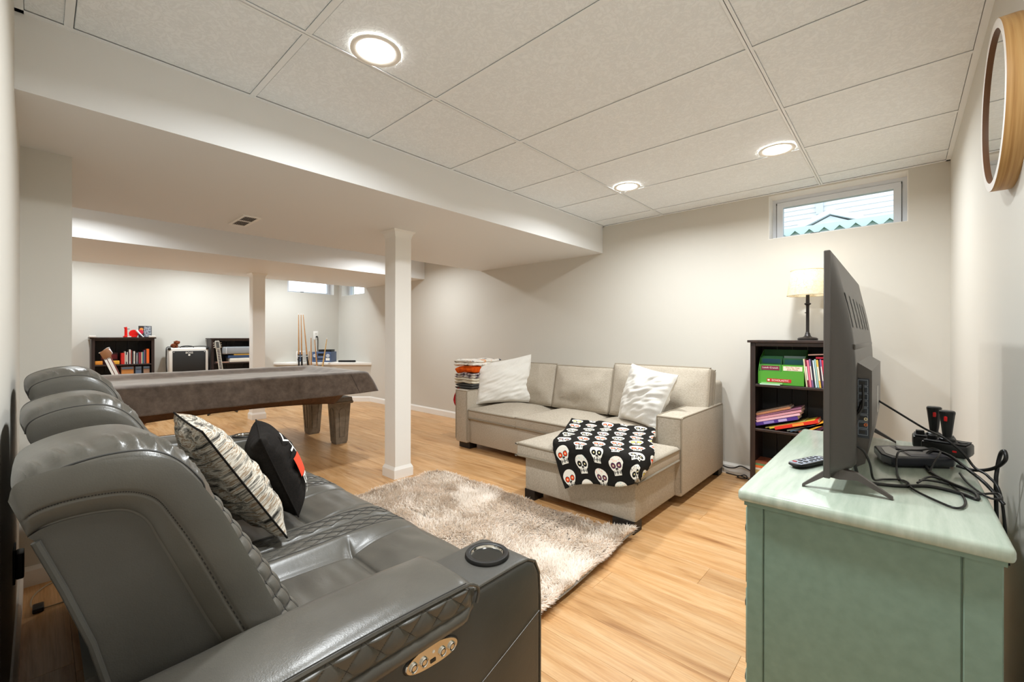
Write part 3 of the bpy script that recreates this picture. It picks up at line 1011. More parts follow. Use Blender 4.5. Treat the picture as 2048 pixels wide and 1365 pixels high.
def pillow_mb(w, h, t, seed=0, wr=0.012, n=30, pinch=0.06, sag=0.0, skew=0.0):
    """two puffed faces meeting at a seam; local x = width, y = height, z = thickness"""
    b = MB()
    def f(sgn):
        def g(u, v):
            a, c = u * 2 - 1, v * 2 - 1
            e = (1 - a * a) * (1 - c * c)
            th = t / 2 * max(e, 0) ** 0.42
            k = pinch
            x = w / 2 * a * (1 - k * (1 - abs(a)) * 0 - k * c * c * 0 ) * (1 - k * (1 - c * c) )
            y = h / 2 * c * (1 - k * (1 - a * a))
            edge = 1 - max(abs(a), abs(c))
            m = wr * sst(0.0, 0.12, edge)
            ang = math.atan2(c, a); rad = math.hypot(a, c)
            wz = nz(a * 2.0 + seed, c * 2.0, seed * 3.1) * .9 + nz((a + .5 * c) * 2.2 + seed, (c - .5 * a) * 7.5, seed) * .75 + nz(ang * 3 + seed, rad * 1.5, seed) * .5 * sst(0.5, 1.0, rad)
            z = sgn * th + m * wz
            y -= sag * (1 + c) * .5 * a
            x += skew * (1 + c) * .5 * (1 + a) * .5
            return (x, y, z)
        return g
    b.grid(f(1), n, n, uvscale=(w, h)); b.grid(f(-1), n, n, flip=True, uvscale=(w, h))
    return b
def seam_path(w, h, pinch=0.06, n=16, sag=0.0, skew=0.0):
    P = []
    for side in range(4):
        for i in range(n):
            s = -1 + 2 * i / n
            a, c = ((s, -1), (1, s), (-s, 1), (-1, -s))[side]
            P.append((w / 2 * a * (1 - pinch * (1 - c * c)) + skew * (1 + c) * .5 * (1 + a) * .5, h / 2 * c * (1 - pinch * (1 - a * a)) - sag * (1 + c) * .5 * a, 0))
    return P

# ================================================================ BEIGE SECTIONAL
sofa = thing('sectional_sofa', 'beige tweed sectional sofa with a chaise and box cushions against the far wall', 'sofa', (-2.3, 3.3, 0))
BZ = 0.065
MB().rbox(-3.29, -2.0, 2.975, 3.72, BZ, 0.31, 0.012).build('seat_base', SOFA, sofa)
MB().rbox(-2.0, -1.15, 2.345, 3.72, BZ, 0.31, 0.014).build('chaise_base', SOFA, sofa)
MB().rbox(-3.44, -1.13, 3.70, 3.93, BZ, 0.79, 0.03, 3).build('back_frame', SOFA, sofa)
def sofa_arm(x0, x1):
    o = MB().rbox(x0, x1, 2.935, 3.86, BZ, 0.605, 0.016, 3).build('arm', SOFA, sofa)
    for x in (x0 + .004, x1 - .004):
        MB().tube([(x, 2.937, BZ + .03), (x, 2.937, 0.57), (x, 2.941, 0.596), (x, 2.965, 0.603), (x, 3.83, 0.603)], 0.006, 6).build('piping', PIPE, o)
    MB().tube([(x0 + .004, 2.937, 0.598), (x1 - .004, 2.937, 0.598)], 0.006, 6).build('piping', PIPE, o)
sofa_arm(-3.46, -3.285); sofa_arm(-1.285, -1.105)
def rect(a, b_, c, d): return [(a, c), (b_, c), (b_, d), (a, d)]
cushion('seat_cushion', SOFA, sofa, rect(-3.282, -2.635, 2.95, 3.62), 0.305, 0.420, 0.026, 0.042, seed=1, wr=.004)
cushion('seat_cushion', SOFA, sofa, rect(-2.63, -1.995, 2.945, 3.62), 0.305, 0.422, 0.026, 0.042, seed=2, wr=.004)
cushion('chaise_cushion', SOFA, sofa, [(-2.03, 2.295), (-1.118, 2.295), (-1.118, 2.925), (-1.292, 2.925), (-1.292, 3.62), (-2.03, 3.62)], 0.30, 0.412, 0.028, 0.042, seed=3, wr=.004)
def back_cush(x0, x1, zt, th, yb, seed, wr=.008):
    w = x1 - x0; h = zt - 0.44
    M = frame(((x0 + x1) / 2, yb, 0.44), (1, 0, 0), (0, 0.22, 1))
    return cushion('back_cushion', SOFA, sofa, rect(-w / 2, w / 2, 0, h), -th / 2, th / 2, 0.036, 0.06, M=M, wr=wr, seed=seed, both=True, wav=.012)
back_cush(-3.27, -2.63, 0.870, 0.15, 3.56, 5)
back_cush(-2.62, -1.985, 0.862, 0.15, 3.55, 6, 0.020)
back_cush(-1.975, -1.13, 0.905, 0.16, 3.56, 7, 0.014)
for (x, y, w, d) in ((-3.37, 3.03, .16, .1), (-1.96, 2.40, .09, .1), (-1.225, 2.385, .14, .1), (-1.2, 3.86, .14, .1), (-3.37, 3.8, .14, .1), (-2.0, 3.8, .1, .1)):
    MB().box(x - w / 2, x + w / 2, y - d / 2, y + d / 2, 0, BZ + .002).build('foot', DARKFOOT, sofa, False)

def place_pillow(name, label, mat, A, B, up, w, h, t, seed, sag=0.0, pinch=0.06, wr=0.012, piping=None, cat='pillow', group=None, skew=0.0, pipe_r=0.003):
    """A,B = ends of the bottom edge on the seat; up = direction of the side"""
    A, B = Vector(A), Vector(B); ex = (B - A).normalized()
    up = Vector(up); up = (up - ex * up.dot(ex)).normalized()
    c = (A + B) / 2 + up * h / 2
    M = frame(c, ex, up)
    t_ = thing(name, label, cat, tuple((A + B) / 2), group)
    o = pillow_mb(w, h, t, seed, wr, 44, pinch, sag, skew).xf(M).build('cover', mat, t_, angle=80)
    if piping:
        MB().tube(seam_path(w, h, pinch, 16, sag, skew), pipe_r, 6, closed=True).xf(M).build('piping', piping, t_)
    return t_, M
place_pillow('throw_pillow', 'plain white square pillow beside the folded blankets on the sectional', COTTON, (-3.26, 3.10, .455), (-2.93, 3.50, .46), (-0.10, 0.13, 1), 0.60, 0.46, 0.17, 11, sag=-0.05, wr=.020, piping=COTTON, group='white throw pillows')
place_pillow('throw_pillow', 'wrinkled white pillow leaning against the right arm of the sectional', COTTON, (-1.80, 3.36, .455), (-1.40, 3.14, .46), (0.10, 0.30, 1), 0.50, 0.46, 0.17, 23, sag=0.03, wr=.024, skew=.11, piping=COTTON, group='white throw pillows')
# ================================================================ SKULL-PRINT THROW over the chaise
def mk_skull():
    m = M_('skull_print_cloth', 0.9, spec=0.15)
    uv = m.n('ShaderNodeUVMap'); sp = m.n('ShaderNodeSeparateXYZ'); m.l(uv.outputs[0], sp.inputs[0])
    u, v = X(m.nt, sp.outputs[0]), X(m.nt, sp.outputs[1])
    CW, CH = 0.120, 0.150
    cu = u / CW; ci = cu.floor()
    cv = v / CH + (ci.mod(2.0)) * 0.5; cj = cv.floor()
    x = (cu - ci - 0.5) * (CW / 0.047); y = (cv - cj - 0.5) * (-CH / 0.060)
    ax = x.abs()
    def ell(cx, cy, rx, ry, xx=x): 
        a = (xx - cx) / rx; b = (y - cy) / ry
        return a * a + b * b
    cran = ell(0, 0.22, 0.95, 0.74).lt(1.0)
    cheek = ell(0, -0.12, 0.80, 0.48).lt(1.0)
    jaw = ((ax / 0.50).max(((y + 0.62).abs()) / 0.36)).lt(1.0)
    skull = cran.max(jaw).max(cheek)
    out = (ell(0, 0.22, 1.05, 0.82).lt(1.0)).max(((ax / 0.60).max(((y + 0.62).abs()) / 0.44)).lt(1.0))
    e = ell(0.40, 0.04, 0.34, 0.30, ax)
    eye = e.lt(1.0); iris = e.lt(0.62); pup = e.lt(0.10)
    nose = (ell(0.09, -0.30, 0.09, 0.13, ax)).lt(1.0)
    teeth = ((y + 0.66).abs().lt(0.20)) * ((ax * 21.0).sin().gt(0.55)) * jaw
    mouth = ((y + 0.66).abs().lt(0.025)) * jaw
    wn = m.n('ShaderNodeTexWhiteNoise', noise_dimensions='2D'); cb = m.n('ShaderNodeCombineXYZ')
    m.l(ci.k, cb.inputs[0]); m.l(cj.k, cb.inputs[1]); m.l(cb.outputs[0], wn.inputs['Vector'])
    rnd = wn.outputs['Value']
    iris_c = m.ramp(rnd, [(0.0, lin('#ef4a22')), (0.42, lin('#161616')), (0.58, lin('#f0562a')), (0.80, lin('#e0cf4a')), (0.9, lin('#6a3a55'))], 'CONSTANT')
    # coloured flourishes on the forehead
    vo = m.n('ShaderNodeTexVoronoi'); vo.inputs['Scale'].default_value = 105; m.l(uv.outputs[0], vo.inputs['Vector'])
    dots = X(m.nt, vo.outputs['Distance']).lt(0.30) * (y.gt(0.38)) * cran * X(m.nt, rnd).gt(0.3)
    dot_c = m.ramp(wn.outputs['Color'], [(0, lin('#e59a8a')), (0.4, lin('#9fd0cf')), (0.6, lin('#4a4a4a')), (0.8, lin('#e88a5a'))], 'CONSTANT')
    c = m.mix(skull, lin('#1c1a17'), lin('#e9e5da'))
    c = m.mix(dots, c, dot_c)
    c = m.mix(eye, c, lin('#171513'))
    c = m.mix(iris, c, iris_c)
    c = m.mix(pup, c, lin('#e8d9a8'))
    c = m.mix(nose.max(teeth).max(mouth), c, lin('#1b1917'))
    m.col(c)
    m.bump(m.noise(m.coord(), 14, 4), 0.25, 0.008)
    return m.m
SKULL = mk_skull()
TZ = 0.463
def throw_pt(u, v):
    BL, BR, FL, FR = Vector((-2.02, 2.97)), Vector((-1.36, 3.06)), Vector((-1.585, 2.025)), Vector((-0.985, 2.215))
    p = BL.lerp(BR, u).lerp(FL.lerp(FR, u), v)
    p.x += 0.02 * math.sin(v * 9 + 1) * (u - .3); p.y += 0.02 * math.sin(u * 7) * v
    x, y = p.x, p.y
    r = 0.045; yf, xr = 2.282, -1.104
    z = TZ + 0.004
    z += 0.006 * nz(x * 7, y * 7, 2) + 0.004 * nz(x * 17, y * 15, 5)
    z += 0.020 * math.exp(-((v - 0.02) / 0.07) ** 2) * (0.5 + 0.5 * nz(u * 9, 0.3, 1)) * 1.5
    z += 0.016 * max(0, nz(u * 6, v * 7, 9.3)) * sst(0.6, 1.0, u) * (1 - sst(.45, .6, v))
    ey = (yf + r) - y; ex = x - (xr - r)
    def fold(e, r):
        if e <= 0: return 0, 0
        L = r * math.pi / 2
        if e < L: a = e / r; return r * math.sin(a), r * (1 - math.cos(a))
        return r, r + (e - L)
    hy, dy = fold(ey, r); hx, dx = fold(ex, r)
    yy = y if ey <= 0 else (yf + r) - hy
    xx = x if ex <= 0 else (xr - r) + hx
    drop = max(dy, dx) if min(dy, dx) < .01 else max(dy, dx) * 0.96
    z -= drop
    if dy > r: yy -= 0.010 + 0.012 * (0.5 + 0.5 * math.sin(x * 26 + 1.2)) * sst(r, 0.3, dy) - .0 + 0.02 * sst(r, .28, dy)
    if dx > r: xx += 0.008 + 0.012 * (0.5 + 0.5 * math.sin(y * 31)) * sst(r, 0.2, dx)
    return (xx, yy, z)
b = MB(); b.grid(throw_pt, 60, 80, uvscale=(0.64, 1.02))
o = b.mesh('throw_blanket', SKULL, True, 80)
o = link('throw_blanket', o); md = o.modifiers.new('thickness', 'SOLIDIFY'); md.thickness = 0.004; md.offset = 1
tag(o, 'black throw printed with colourful sugar skulls draped over the chaise', 'blanket')

# ================================================================ FOLDED BLANKETS on the left arm
def mk_knit(name, stops, sc=40):
    m = M_(name, 0.95, spec=0.1)
    v = m.coord()
    m.col(m.ramp(m.noise(v, sc, 3), stops, 'LINEAR')); m.bump(m.noise(v, 70, 3), 0.5, 0.006)
    return m.m
def folded(label, mat, z0, z1, ov, seed, x1=-3.27, y0=2.99, y1=3.40, folds=2):
    """a folded blanket: stacked soft layers with rounded fold edges towards the camera"""
    t = thing('folded_blanket', label, 'blanket', (-3.37, 3.2, z0), 'folded blankets on the sofa arm')
    h = (z1 - z0) / folds
    for k in range(folds):
        za = z0 + k * h
        def f(u, v, za=za, k=k):
            a = 2 * math.pi * u
            yy = lerp(y0, y1, v) 
            c, s = math.cos(a), math.sin(a)
            xl, xr = -3.46 - ov + 0.012 * nz(yy * 9, k + seed), x1
            cx, rx = (xl + xr) / 2, (xr - xl) / 2
            px = cx + rx * math.copysign(abs(c) ** .28, c)
            pz = za + h / 2 + (h / 2 + .001) * math.copysign(abs(s) ** .6, s) + 0.015 * nz(px * 11 + seed, yy * 8, seed + k * .2)
            if px < -3.47: pz -= 0.9 * (-3.47 - px) ** 1.0 * (.25)
            e = min(v, 1 - v); q = sst(0, 0.06, e)
            pz = za + h / 2 + (pz - za - h / 2) * (0.35 + 0.65 * q)
            return (px, yy - (1 - q) * 0.0 + 0.014 * nz(px * 7, seed + k), pz)
        b = MB(); b.grid(f, 40, 22, cu=True); b.f.append(tuple(range(40))); b.f.append(tuple(range(22 * 40, 23 * 40))[::-1])
        b.build('fold', mat, t, angle=80)
    return t
K_RED = mk_knit('red_knit', [(0.3, lin('#8a1517')), (0.7, lin('#c2262a'))])
K_GREY = mk_knit('charcoal_knit', [(0.3, lin('#3f3f3e')), (0.7, lin('#575755'))], 120)
K_CREAM = mk_knit('cream_fleece', [(0.3, lin('#c9c0ad')), (0.7, lin('#ded6c4'))], 30)
K_STR = mk_knit('striped_wool', [(0.35, lin('#2a2729')), (0.45, lin('#8d7f8a')), (0.6, lin('#d8d0c4'))], 22)
K_ORG = mk_knit('orange_knit', [(0.3, lin('#b8420c')), (0.7, lin('#e0611a'))], 26)
K_WHT = mk_knit('white_grey_plaid', [(0.36, lin('#55555a')), (0.45, lin('#e8e3da')), (0.62, lin('#f0ece4')), (0.7, lin('#e3a777'))], 16)
folded('dark charcoal folded blanket at the bottom of the stack on the sofa arm', K_GREY, 0.612, 0.665, 0.075, 1)
folded('cream folded fleece blanket in the middle of the stack on the sofa arm', K_CREAM, 0.667, 0.725, 0.09, 2, folds=2)
folded('dark striped folded blanket just below the orange one on the sofa arm', K_STR, 0.727, 0.775, 0.085, 3, folds=2)
folded('orange knit folded blanket near the top of the stack on the sofa arm', K_ORG, 0.777, 0.850, 0.075, 4, folds=1)
folded('white and grey patterned blanket on top of the stack on the sofa arm', K_WHT, 0.852, 0.915, 0.10, 5, x1=-3.25, folds=2)
t = thing('red_blanket', 'red knit blanket hanging down outside the left sofa arm', 'blanket', (-3.5, 3.15, 0.4))
def hang(u, v):
    yy = lerp(2.985, 3.30, u); z = lerp(0.612, 0.36, v)
    return (-3.478 - 0.085 * math.sin(math.pi * min(v * 1.25, 1)) * (1 - .3 * v) - 0.012 * math.sin(u * 20 + v * 3), yy + .02 * math.sin(v * 6), z + .015 * math.sin(u * 17))
o = MB().grid(hang, 30, 24).build('drape', K_RED, t, angle=80); md = o.modifiers.new('thickness', 'SOLIDIFY'); md.thickness = 0.012

# ================================================================ SHAG RUG
def mk_shag():
    m = M_('shag_pile', 0.9, spec=0.2)
    v = m.coord()
    n = m.noise(v, 5.5, 4, 0.6, 0.8)
    hi = m.ramp(n, [(0.34, lin('#ece1d4')), (0.50, lin('#f7eee3')), (0.64, lin('#fdf5ec'))])
    m.col(hi)
    tr = m.n('ShaderNodeBsdfTranslucent'); m.l(hi, tr.inputs[0]); ad = m.n('ShaderNodeMixShader'); ad.inputs[0].default_value = .3
    m.l(m.b.outputs[0], ad.inputs[1]); m.l(tr.outputs[0], ad.inputs[2]); m.l(ad.outputs[0], m.nt.nodes['Material Output'].inputs[0])
    return m.m
SHAG = mk_shag()
RUGBACK = plain('rug_backing', '#a59e96', 0.9, bump=0.3, bscale=300)
rug = thing('shag_rug', 'fluffy beige shag rug with a curled edge between the recliner and sectional', 'rug', (-2.0, 1.7, 0))
RX0, RX1, RY0, RY1 = -2.90, -1.115, 1.02, 2.285
def rug_z(x, y):
    """the right edge lifts off the floor between the front and the far corner"""
    e = sst(-1.36, -1.10, x)
    l = 0.030 * e * (0.25 + 0.75 * math.sin(math.pi * min(max((y - 1.15) / 1.30, 0), 1)))
    c = 0.022 * sst(0.75, 1.0, (y - RY0) / (RY1 - RY0)) * e
    return 0.004 + l + c
def rb(u, v):
    x, y = lerp(RX0, RX1, u), lerp(RY0, RY1, v)
    y += 0.018 * math.sin(x * 5 + .5) * (1 if v > .5 else -1) * 0.6; x += 0.02 * math.sin(y * 5)
    return x, y
MB().grid(lambda u, v: (*rb(u, v), rug_z(*rb(u, v))), 50, 36).build('backing', RUGBACK, rug, angle=80).modifiers.new('thickness', 'SOLIDIFY').thickness = 0.007
rr = random.Random(5)
V = []; F = []
NB = 62000
for i in range(NB):
    u, v = rr.random(), rr.random()
    if i % 9 == 0:       # denser fringe along the rim
        s = rr.random() * .012
        if rr.random() < .5: u = s if rr.random() < .4 else 1 - s
        else: v = s if rr.random() < .3 else 1 - s
    x, y = rb(u, v); z = rug_z(x, y) + 0.005
    fx = nz(x * 3.1, y * 3.1, 1.7) + 0.55 * nz(x * 9, y * 9, 4.4); fy = nz(x * 3.1, y * 3.1, 8.2) + 0.55 * nz(x * 9, y * 9, 6.1)
    dx = fx * 1.6 + rr.gauss(0, .38) + .25; dy = fy * 1.6 + rr.gauss(0, .38) - .3
    if u > .985: dx += .35
    L = 0.040 * (0.75 + rr.random() * .5); q = math.sqrt(dx * dx + dy * dy + 1)
    dx, dy, dz = dx / q, dy / q, 1 / q
    wx, wy = -dy, dx; wl = math.hypot(wx, wy) or 1
    a = rr.random() * 6.28
    wx, wy = wx / wl * .9 + math.cos(a) * .2, wy / wl * .9 + math.sin(a) * .2
    w = 0.0026
    n = len(V)
    m1 = (x + dx * L * .45, y + dy * L * .45, z + max(dz, .35) * L * .6); tp = (x + dx * L * 1.1, y + dy * L * 1.1, z + max(dz, .3) * L * .82)
    V += [(x - wx * w, y - wy * w, z), (x + wx * w, y + wy * w, z), (m1[0] + wx * w * .9, m1[1] + wy * w * .9, m1[2]), (m1[0] - wx * w * .9, m1[1] - wy * w * .9, m1[2]), tp]
    F += [(n, n + 1, n + 2, n + 3), (n + 3, n + 2, n + 4)]
me = bpy.data.meshes.new('pile'); me.from_pydata(V, [], F); me.materials.append(SHAG); me.shade_smooth()
o = link('pile', me, rug); o['kind'] = 'stuff'

# ================================================================ SAGE DRESSER
DZ = 0.78
dr = thing('dresser', 'sage green wooden dresser with a paler glossy top standing along the right wall', 'dresser', (-0.07, 1.65, 0))
dx0, dx1, dy0, dy1 = -0.287, 0.140, 1.192, 2.112
MB().rbox(dx0 - .017, dx1 + .014, dy0 - .018, dy1 + .02, DZ - 0.030, DZ, 0.010, 3).build('top', SAGETOP, dr)
MB().box(dx0 - .004, dx1 + .004, dy0 - .006, dy1 + .006, DZ - .040, DZ - .029).build('top_moulding', SAGE, dr, False)
MB().box(dx0 + .006, dx1, dy0 + .006, dy1 - .006, 0.06, DZ - .04).build('carcass', SAGE, dr, False)
for (a, b_) in ((dx0, dx0 + 0.036), (dx1 - 0.052, dx1)):
    MB().rbox(a, b_, dy0, dy0 + .03, 0.0, DZ - .04, .002, 1).build('end_stile', SAGE, dr, False)
    MB().rbox(a, b_, dy1 - .03, dy1, 0.0, DZ - .04, .002, 1).build('end_stile', SAGE, dr, False)
MB().rbox(dx0 + 0.0385, dx1 - 0.0545, dy0 + .001, dy0 + .03, 0.06, DZ - .04, .0015, 1).build('end_panel', SAGE, dr, False)
MB().rbox(dx0 + 0.0385, dx1 - 0.0545, dy1 - .03, dy1 - .001, 0.06, DZ - .04, .0015, 1).build('end_panel', SAGE, dr, False)
for r_ in range(3):
    for c_ in range(2):
        y0 = dy0 + .04 + c_ * 0.425; z0 = 0.10 + r_ * 0.21
        d = MB().rbox(dx0 - .012, dx0 + .01, y0, y0 + .413, z0, z0 + .20, .004, 1).build('drawer', SAGE, dr)
        for k in (.12, .29):
            MB().lathe([(0.006, -.0), (0.006, -.012), (0.014, -.018), (0.013, -.028), (0.0001, -.031)], (dx0 - .011, y0 + k, z0 + .1), 14, 'X').build('knob', BLACK, d)

# ================================================================ TELEVISION
tv = thing('television', 'black flat television seen from its back, standing on the sage dresser', 'television', (-0.12, 1.75, DZ))
ty0, ty1, tz0, tz1 = 1.29, 2.225, 0.815, 1.372
PLAST = plain('tv_back_plastic', '#47423e', 0.38, bump=0.06, bscale=500)
SCREEN = plain('tv_screen', '#050506', 0.12)
MB().rbox(-0.142, -0.128, ty0, ty1, tz0, tz1, .002, 1).build('bezel', PLAST, tv)
MB().box(-0.1428, -0.1419, ty0 + .012, ty1 - .012, tz0 + .02, tz1 - .012).build('screen', SCREEN, tv, False)
def shell(u, v):
    # rounded swelling of the back: u along the width, v upwards
    y = lerp(ty0 + .004, ty1 - .004, u); z = lerp(tz0 + .004, tz1 - .006, v)
    e = min(u * (ty1 - ty0), (1 - u) * (ty1 - ty0)); t_ = (1 - v) * (tz1 - tz0)
    h = 0.046 * min(1, (e / .05)) ** .55 * sst(-0.02, 0.30, t_) ** .6
    if v < .04: h *= (v / .04)
    return (-0.1285 + h, y, z)
sh = MB().grid(shell, 60, 60).build('back_shell', PLAST, tv, angle=40)
# moulded rib and vents
MB().rbox(-0.0885, -0.0832, ty0 + .05, ty1 - .1, 1.128, 1.142, .003).build('rib', PLAST, sh)
for k in range(6):
    y = 1.375 + k * 0.125
    def sp(yy, z): return (shell((yy - ty0 - .004) / (ty1 - ty0 - .008), (z - tz0 - .004) / (tz1 - tz0 - .01))[0] + .0012, yy, z)
    MB().add([sp(y + q - (z - 1.19) * .35, z) for z in (1.185, 1.212, 1.24, 1.272) for q in (0, .030)], [(0, 1, 3, 2), (2, 3, 5, 4), (4, 5, 7, 6)]).build('vent_slot', BLACK, sh, False)
# lower electronics box
by0, by1 = 1.40, 1.98
V = [(-0.09, by0, .825), (-0.09, by0, 1.10), (-0.055, by0 + .004, 1.075), (-0.055, by0 + .004, .93), (-0.068, by0 + .004, .84)]
V2 = [(x, by1, z) for x, y, z in V]
bx = MB().add(V + V2, [(0, 1, 2, 3, 4), (9, 8, 7, 6, 5), (1, 6, 7, 2), (2, 7, 8, 3), (3, 8, 9, 4), (4, 9, 5, 0), (0, 5, 6, 1)]).build('electronics_box', PLAST, tv, False)
port = MB().box(-0.084, -0.060, by0 - .0008, by0 + .004, 0.905, 1.055).build('port_panel', plain('port_panel_blue', '#1d2733', 0.4), tv, False)
PORTW = plain('port_outline', '#9aa3ad', 0.5)
for k in range(8):
    z = 0.912 + k * 0.0178
    b = MB()
    for (a0, a1, c0, c1) in ((-0.082, -0.0625, z, z + .0009), (-0.082, -0.0625, z + .0145, z + .0154), (-0.082, -0.0812, z, z + .0154), (-0.0633, -0.0625, z, z + .0154)):
        b.box(a0, a1, by0 - .0012, by0, c0, c1)
    b.build('socket_outline', PORTW, port, False)
    MB().box(-0.079, -0.068, by0 - .0011, by0, z + .004, z + .011).build('socket', BLACK, port, False)
for z, c in ((0.9535, '#d8c9a0'), (0.939, '#c8642c')):
    MB().lathe([(0.0038, 0), (0.0038, -.004), (0.0018, -.004), (0.0018, 0)], (-0.0665, by0 - .0008, z), 14, 'Y').build('av_jack', plain('jack_' + c[1:], c, .4), port)
MB().box(-0.0548, -0.0543, 1.72, 1.76, 0.93, 1.01).build('rating_label', WHITE, bx, False)
# splayed feet
for yy in (1.325, 2.05):
    b = MB()
    def foot(sgn, yy=yy):
        xe, ye = ((-0.187, yy - .015) if sgn < 0 else (-0.014, yy + .015))
        top = Vector((-0.112, yy, 0.826)); end = Vector((xe, ye, DZ + .003))
        mid = top.lerp(end, .35) + Vector((0, 0, .012))
        ring = []
        for p, w, h in ((top, .020, .012), (mid, .011, .008), (end, .008, .003)):
            ring.append([(p.x, p.y - w, p.z - h), (p.x, p.y + w, p.z - h), (p.x, p.y + w * .7, p.z + h), (p.x, p.y - w * .7, p.z + h)])
        V = sum(ring, []); F = [(0, 1, 2, 3), (11, 10, 9, 8)]
        for j in range(2):
            for k in range(4): F.append((j * 4 + k, j * 4 + (k + 1) % 4, j * 4 + 4 + (k + 1) % 4, j * 4 + 4 + k))
        return MB().add(V, F)
    foot(-1).build('foot', PLAST, tv, angle=30); foot(1).build('foot', PLAST, tv, angle=30)

# ---- things on the dresser
def cable(label, pts, r, k=8, mat=BLACK, name='cable', group='loose black cables on the dresser'):
    o = MB().tube(smooth_path(pts, k), r, 7).build(name, mat, angle=80)
    return tag(o, label, 'cable', group)
zc = DZ + .004
cable('thin black power cord sagging from the television back to the wall', [(-0.056, 1.86, .95), (-0.004, 1.85, .915), (.052, 1.83, .879), (.089, 1.74, .872), (.125, 1.72, .841), (.147, 1.71, .806), (.168, 1.66, .797), (.185, 1.62, .76), (.195, 1.6, .6)], .0032)
cable('thick black cable looping across the dresser below the television', [(-0.072, 1.393, 1.0), (-0.088, 1.37, .93), (-0.09, 1.375, .86), (-0.078, 1.40, .80), (-0.05, 1.44, zc), (-0.003, 1.46, zc), (.053, 1.507, zc), (.104, 1.49, zc), (.130, 1.462, zc), (.128, 1.505, zc + .004), (.095, 1.557, zc + .004), (.061, 1.665, zc), (.050, 1.76, zc + .01), (.066, 1.80, zc + .033), (.10, 1.775, zc + .034), (.135, 1.72, zc + .012), (.160, 1.63, zc), (.186, 1.59, .75)], .0043)
cable('thin black cable curling at the front of the dresser top', [(-0.072, 1.392, 1.04), (-0.071, 1.378, 1.0), (-0.075, 1.375, .976), (-0.101, 1.372, .937), (-0.106, 1.37, .914), (-0.093, 1.375, .894), (-0.07, 1.38, .876), (-0.058, 1.385, .845), (-0.052, 1.42, .80), (-0.035, 1.50, zc), (-0.005, 1.524, zc), (.012, 1.509, zc), (.021, 1.453, zc), (.057, 1.389, zc), (.089, 1.356, zc), (.107, 1.405, zc), (.105, 1.498, zc), (.085, 1.588, zc), (.056, 1.586, zc + .006), (.030, 1.49, zc + .008)], .0026)
cable('thin black cable lying over the game console', [(.012, 1.47, zc + .008), (-0.003, 1.532, zc), (-0.010, 1.62, zc + .004), (-0.008, 1.69, zc + .036), (.010, 1.75, zc + .036), (.04, 1.78, zc + .036), (.07, 1.81, zc + .040), (.085, 1.80, zc + .036), (.080, 1.74, zc + .036), (.068, 1.70, zc + .02), (.057, 1.66, zc)], .0026)
cable('thin black cable running to the back edge of the dresser', [(.035, 1.52, zc + .008), (.055, 1.548, zc + .005), (.101, 1.560, zc), (.135, 1.518, zc), (.158, 1.53, zc + .002), (.172, 1.54, zc + .002), (.172, 1.505, zc), (.150, 1.50, zc), (.128, 1.60, zc), (.118, 1.69, zc + .004)], .0026)
cable('thick black cable looping up against the right wall', [(.115, 1.735, zc + .014), (.148, 1.72, zc + .012), (.180, 1.70, .812), (.197, 1.665, .845), (.197, 1.675, .866), (.193, 1.70, .852), (.187, 1.70, .81), (.184, 1.69, .76), (.186, 1.68, .6)], .0044)

# remote control
t = thing('remote_control', 'small black remote control lying on the sage dresser beside the television', 'remote', (-0.2, 1.53, DZ))
Mr = frame((-0.203, 1.535, DZ), (0.38, 1, 0), (-1, 0.38, 0))
b = MB(); sil = []
for k in range(28):
    a = 2 * math.pi * k / 28; c, s = math.cos(a), math.sin(a)
    sil.append((0.082 * math.copysign(abs(c) ** .5, c), 0.023 * math.copysign(abs(s) ** .6, s)))
V = [(x * .80, y * .7, 0.0) for x, y in sil] + [(x, y, .010) for x, y in sil] + [(x * .985, y * .95, .0145) for x, y in sil]
F = [tuple(range(28))[::-1], tuple(range(56, 84))] + [(j * 28 + k, j * 28 + (k + 1) % 28, j * 28 + 28 + (k + 1) % 28, j * 28 + 28 + k) for j in range(2) for k in range(28)]
b.add(V, F).xf(Mr).build('body', BLACK, t)
MB().rbox(-.070, .070, -.018, .018, .0142, .0152, .0004, 1).xf(Mr).build('face_plate', plain('remote_face', '#8f96a3', .35), t, False)
for i, (x, y, w, h, c) in enumerate(((-.055, .009, .008, .005, '#b02020'), (-.055, -.007, .009, .005, '#1c1d20'), (-.03, .008, .010, .005, '#1c1d20'), (-.03, -.007, .010, .005, '#1c1d20'), (-.006, .01, .008, .004, '#1c1d20'), (-.006, -.009, .008, .004, '#1c1d20'), (.014, 0, .007, .013, '#1c1d20'), (.034, .009, .007, .005, '#1c1d20'), (.034, -.008, .007, .005, '#1c1d20'), (.052, .008, .007, .004, '#1c1d20'), (.052, -.008, .007, .004, '#1c1d20'))):
    MB().rbox(x - w / 2, x + w / 2, y - h, y + h, .015, .0172, .0006, 1).xf(Mr).build('button', plain('key_%d' % i, c, .5), t)
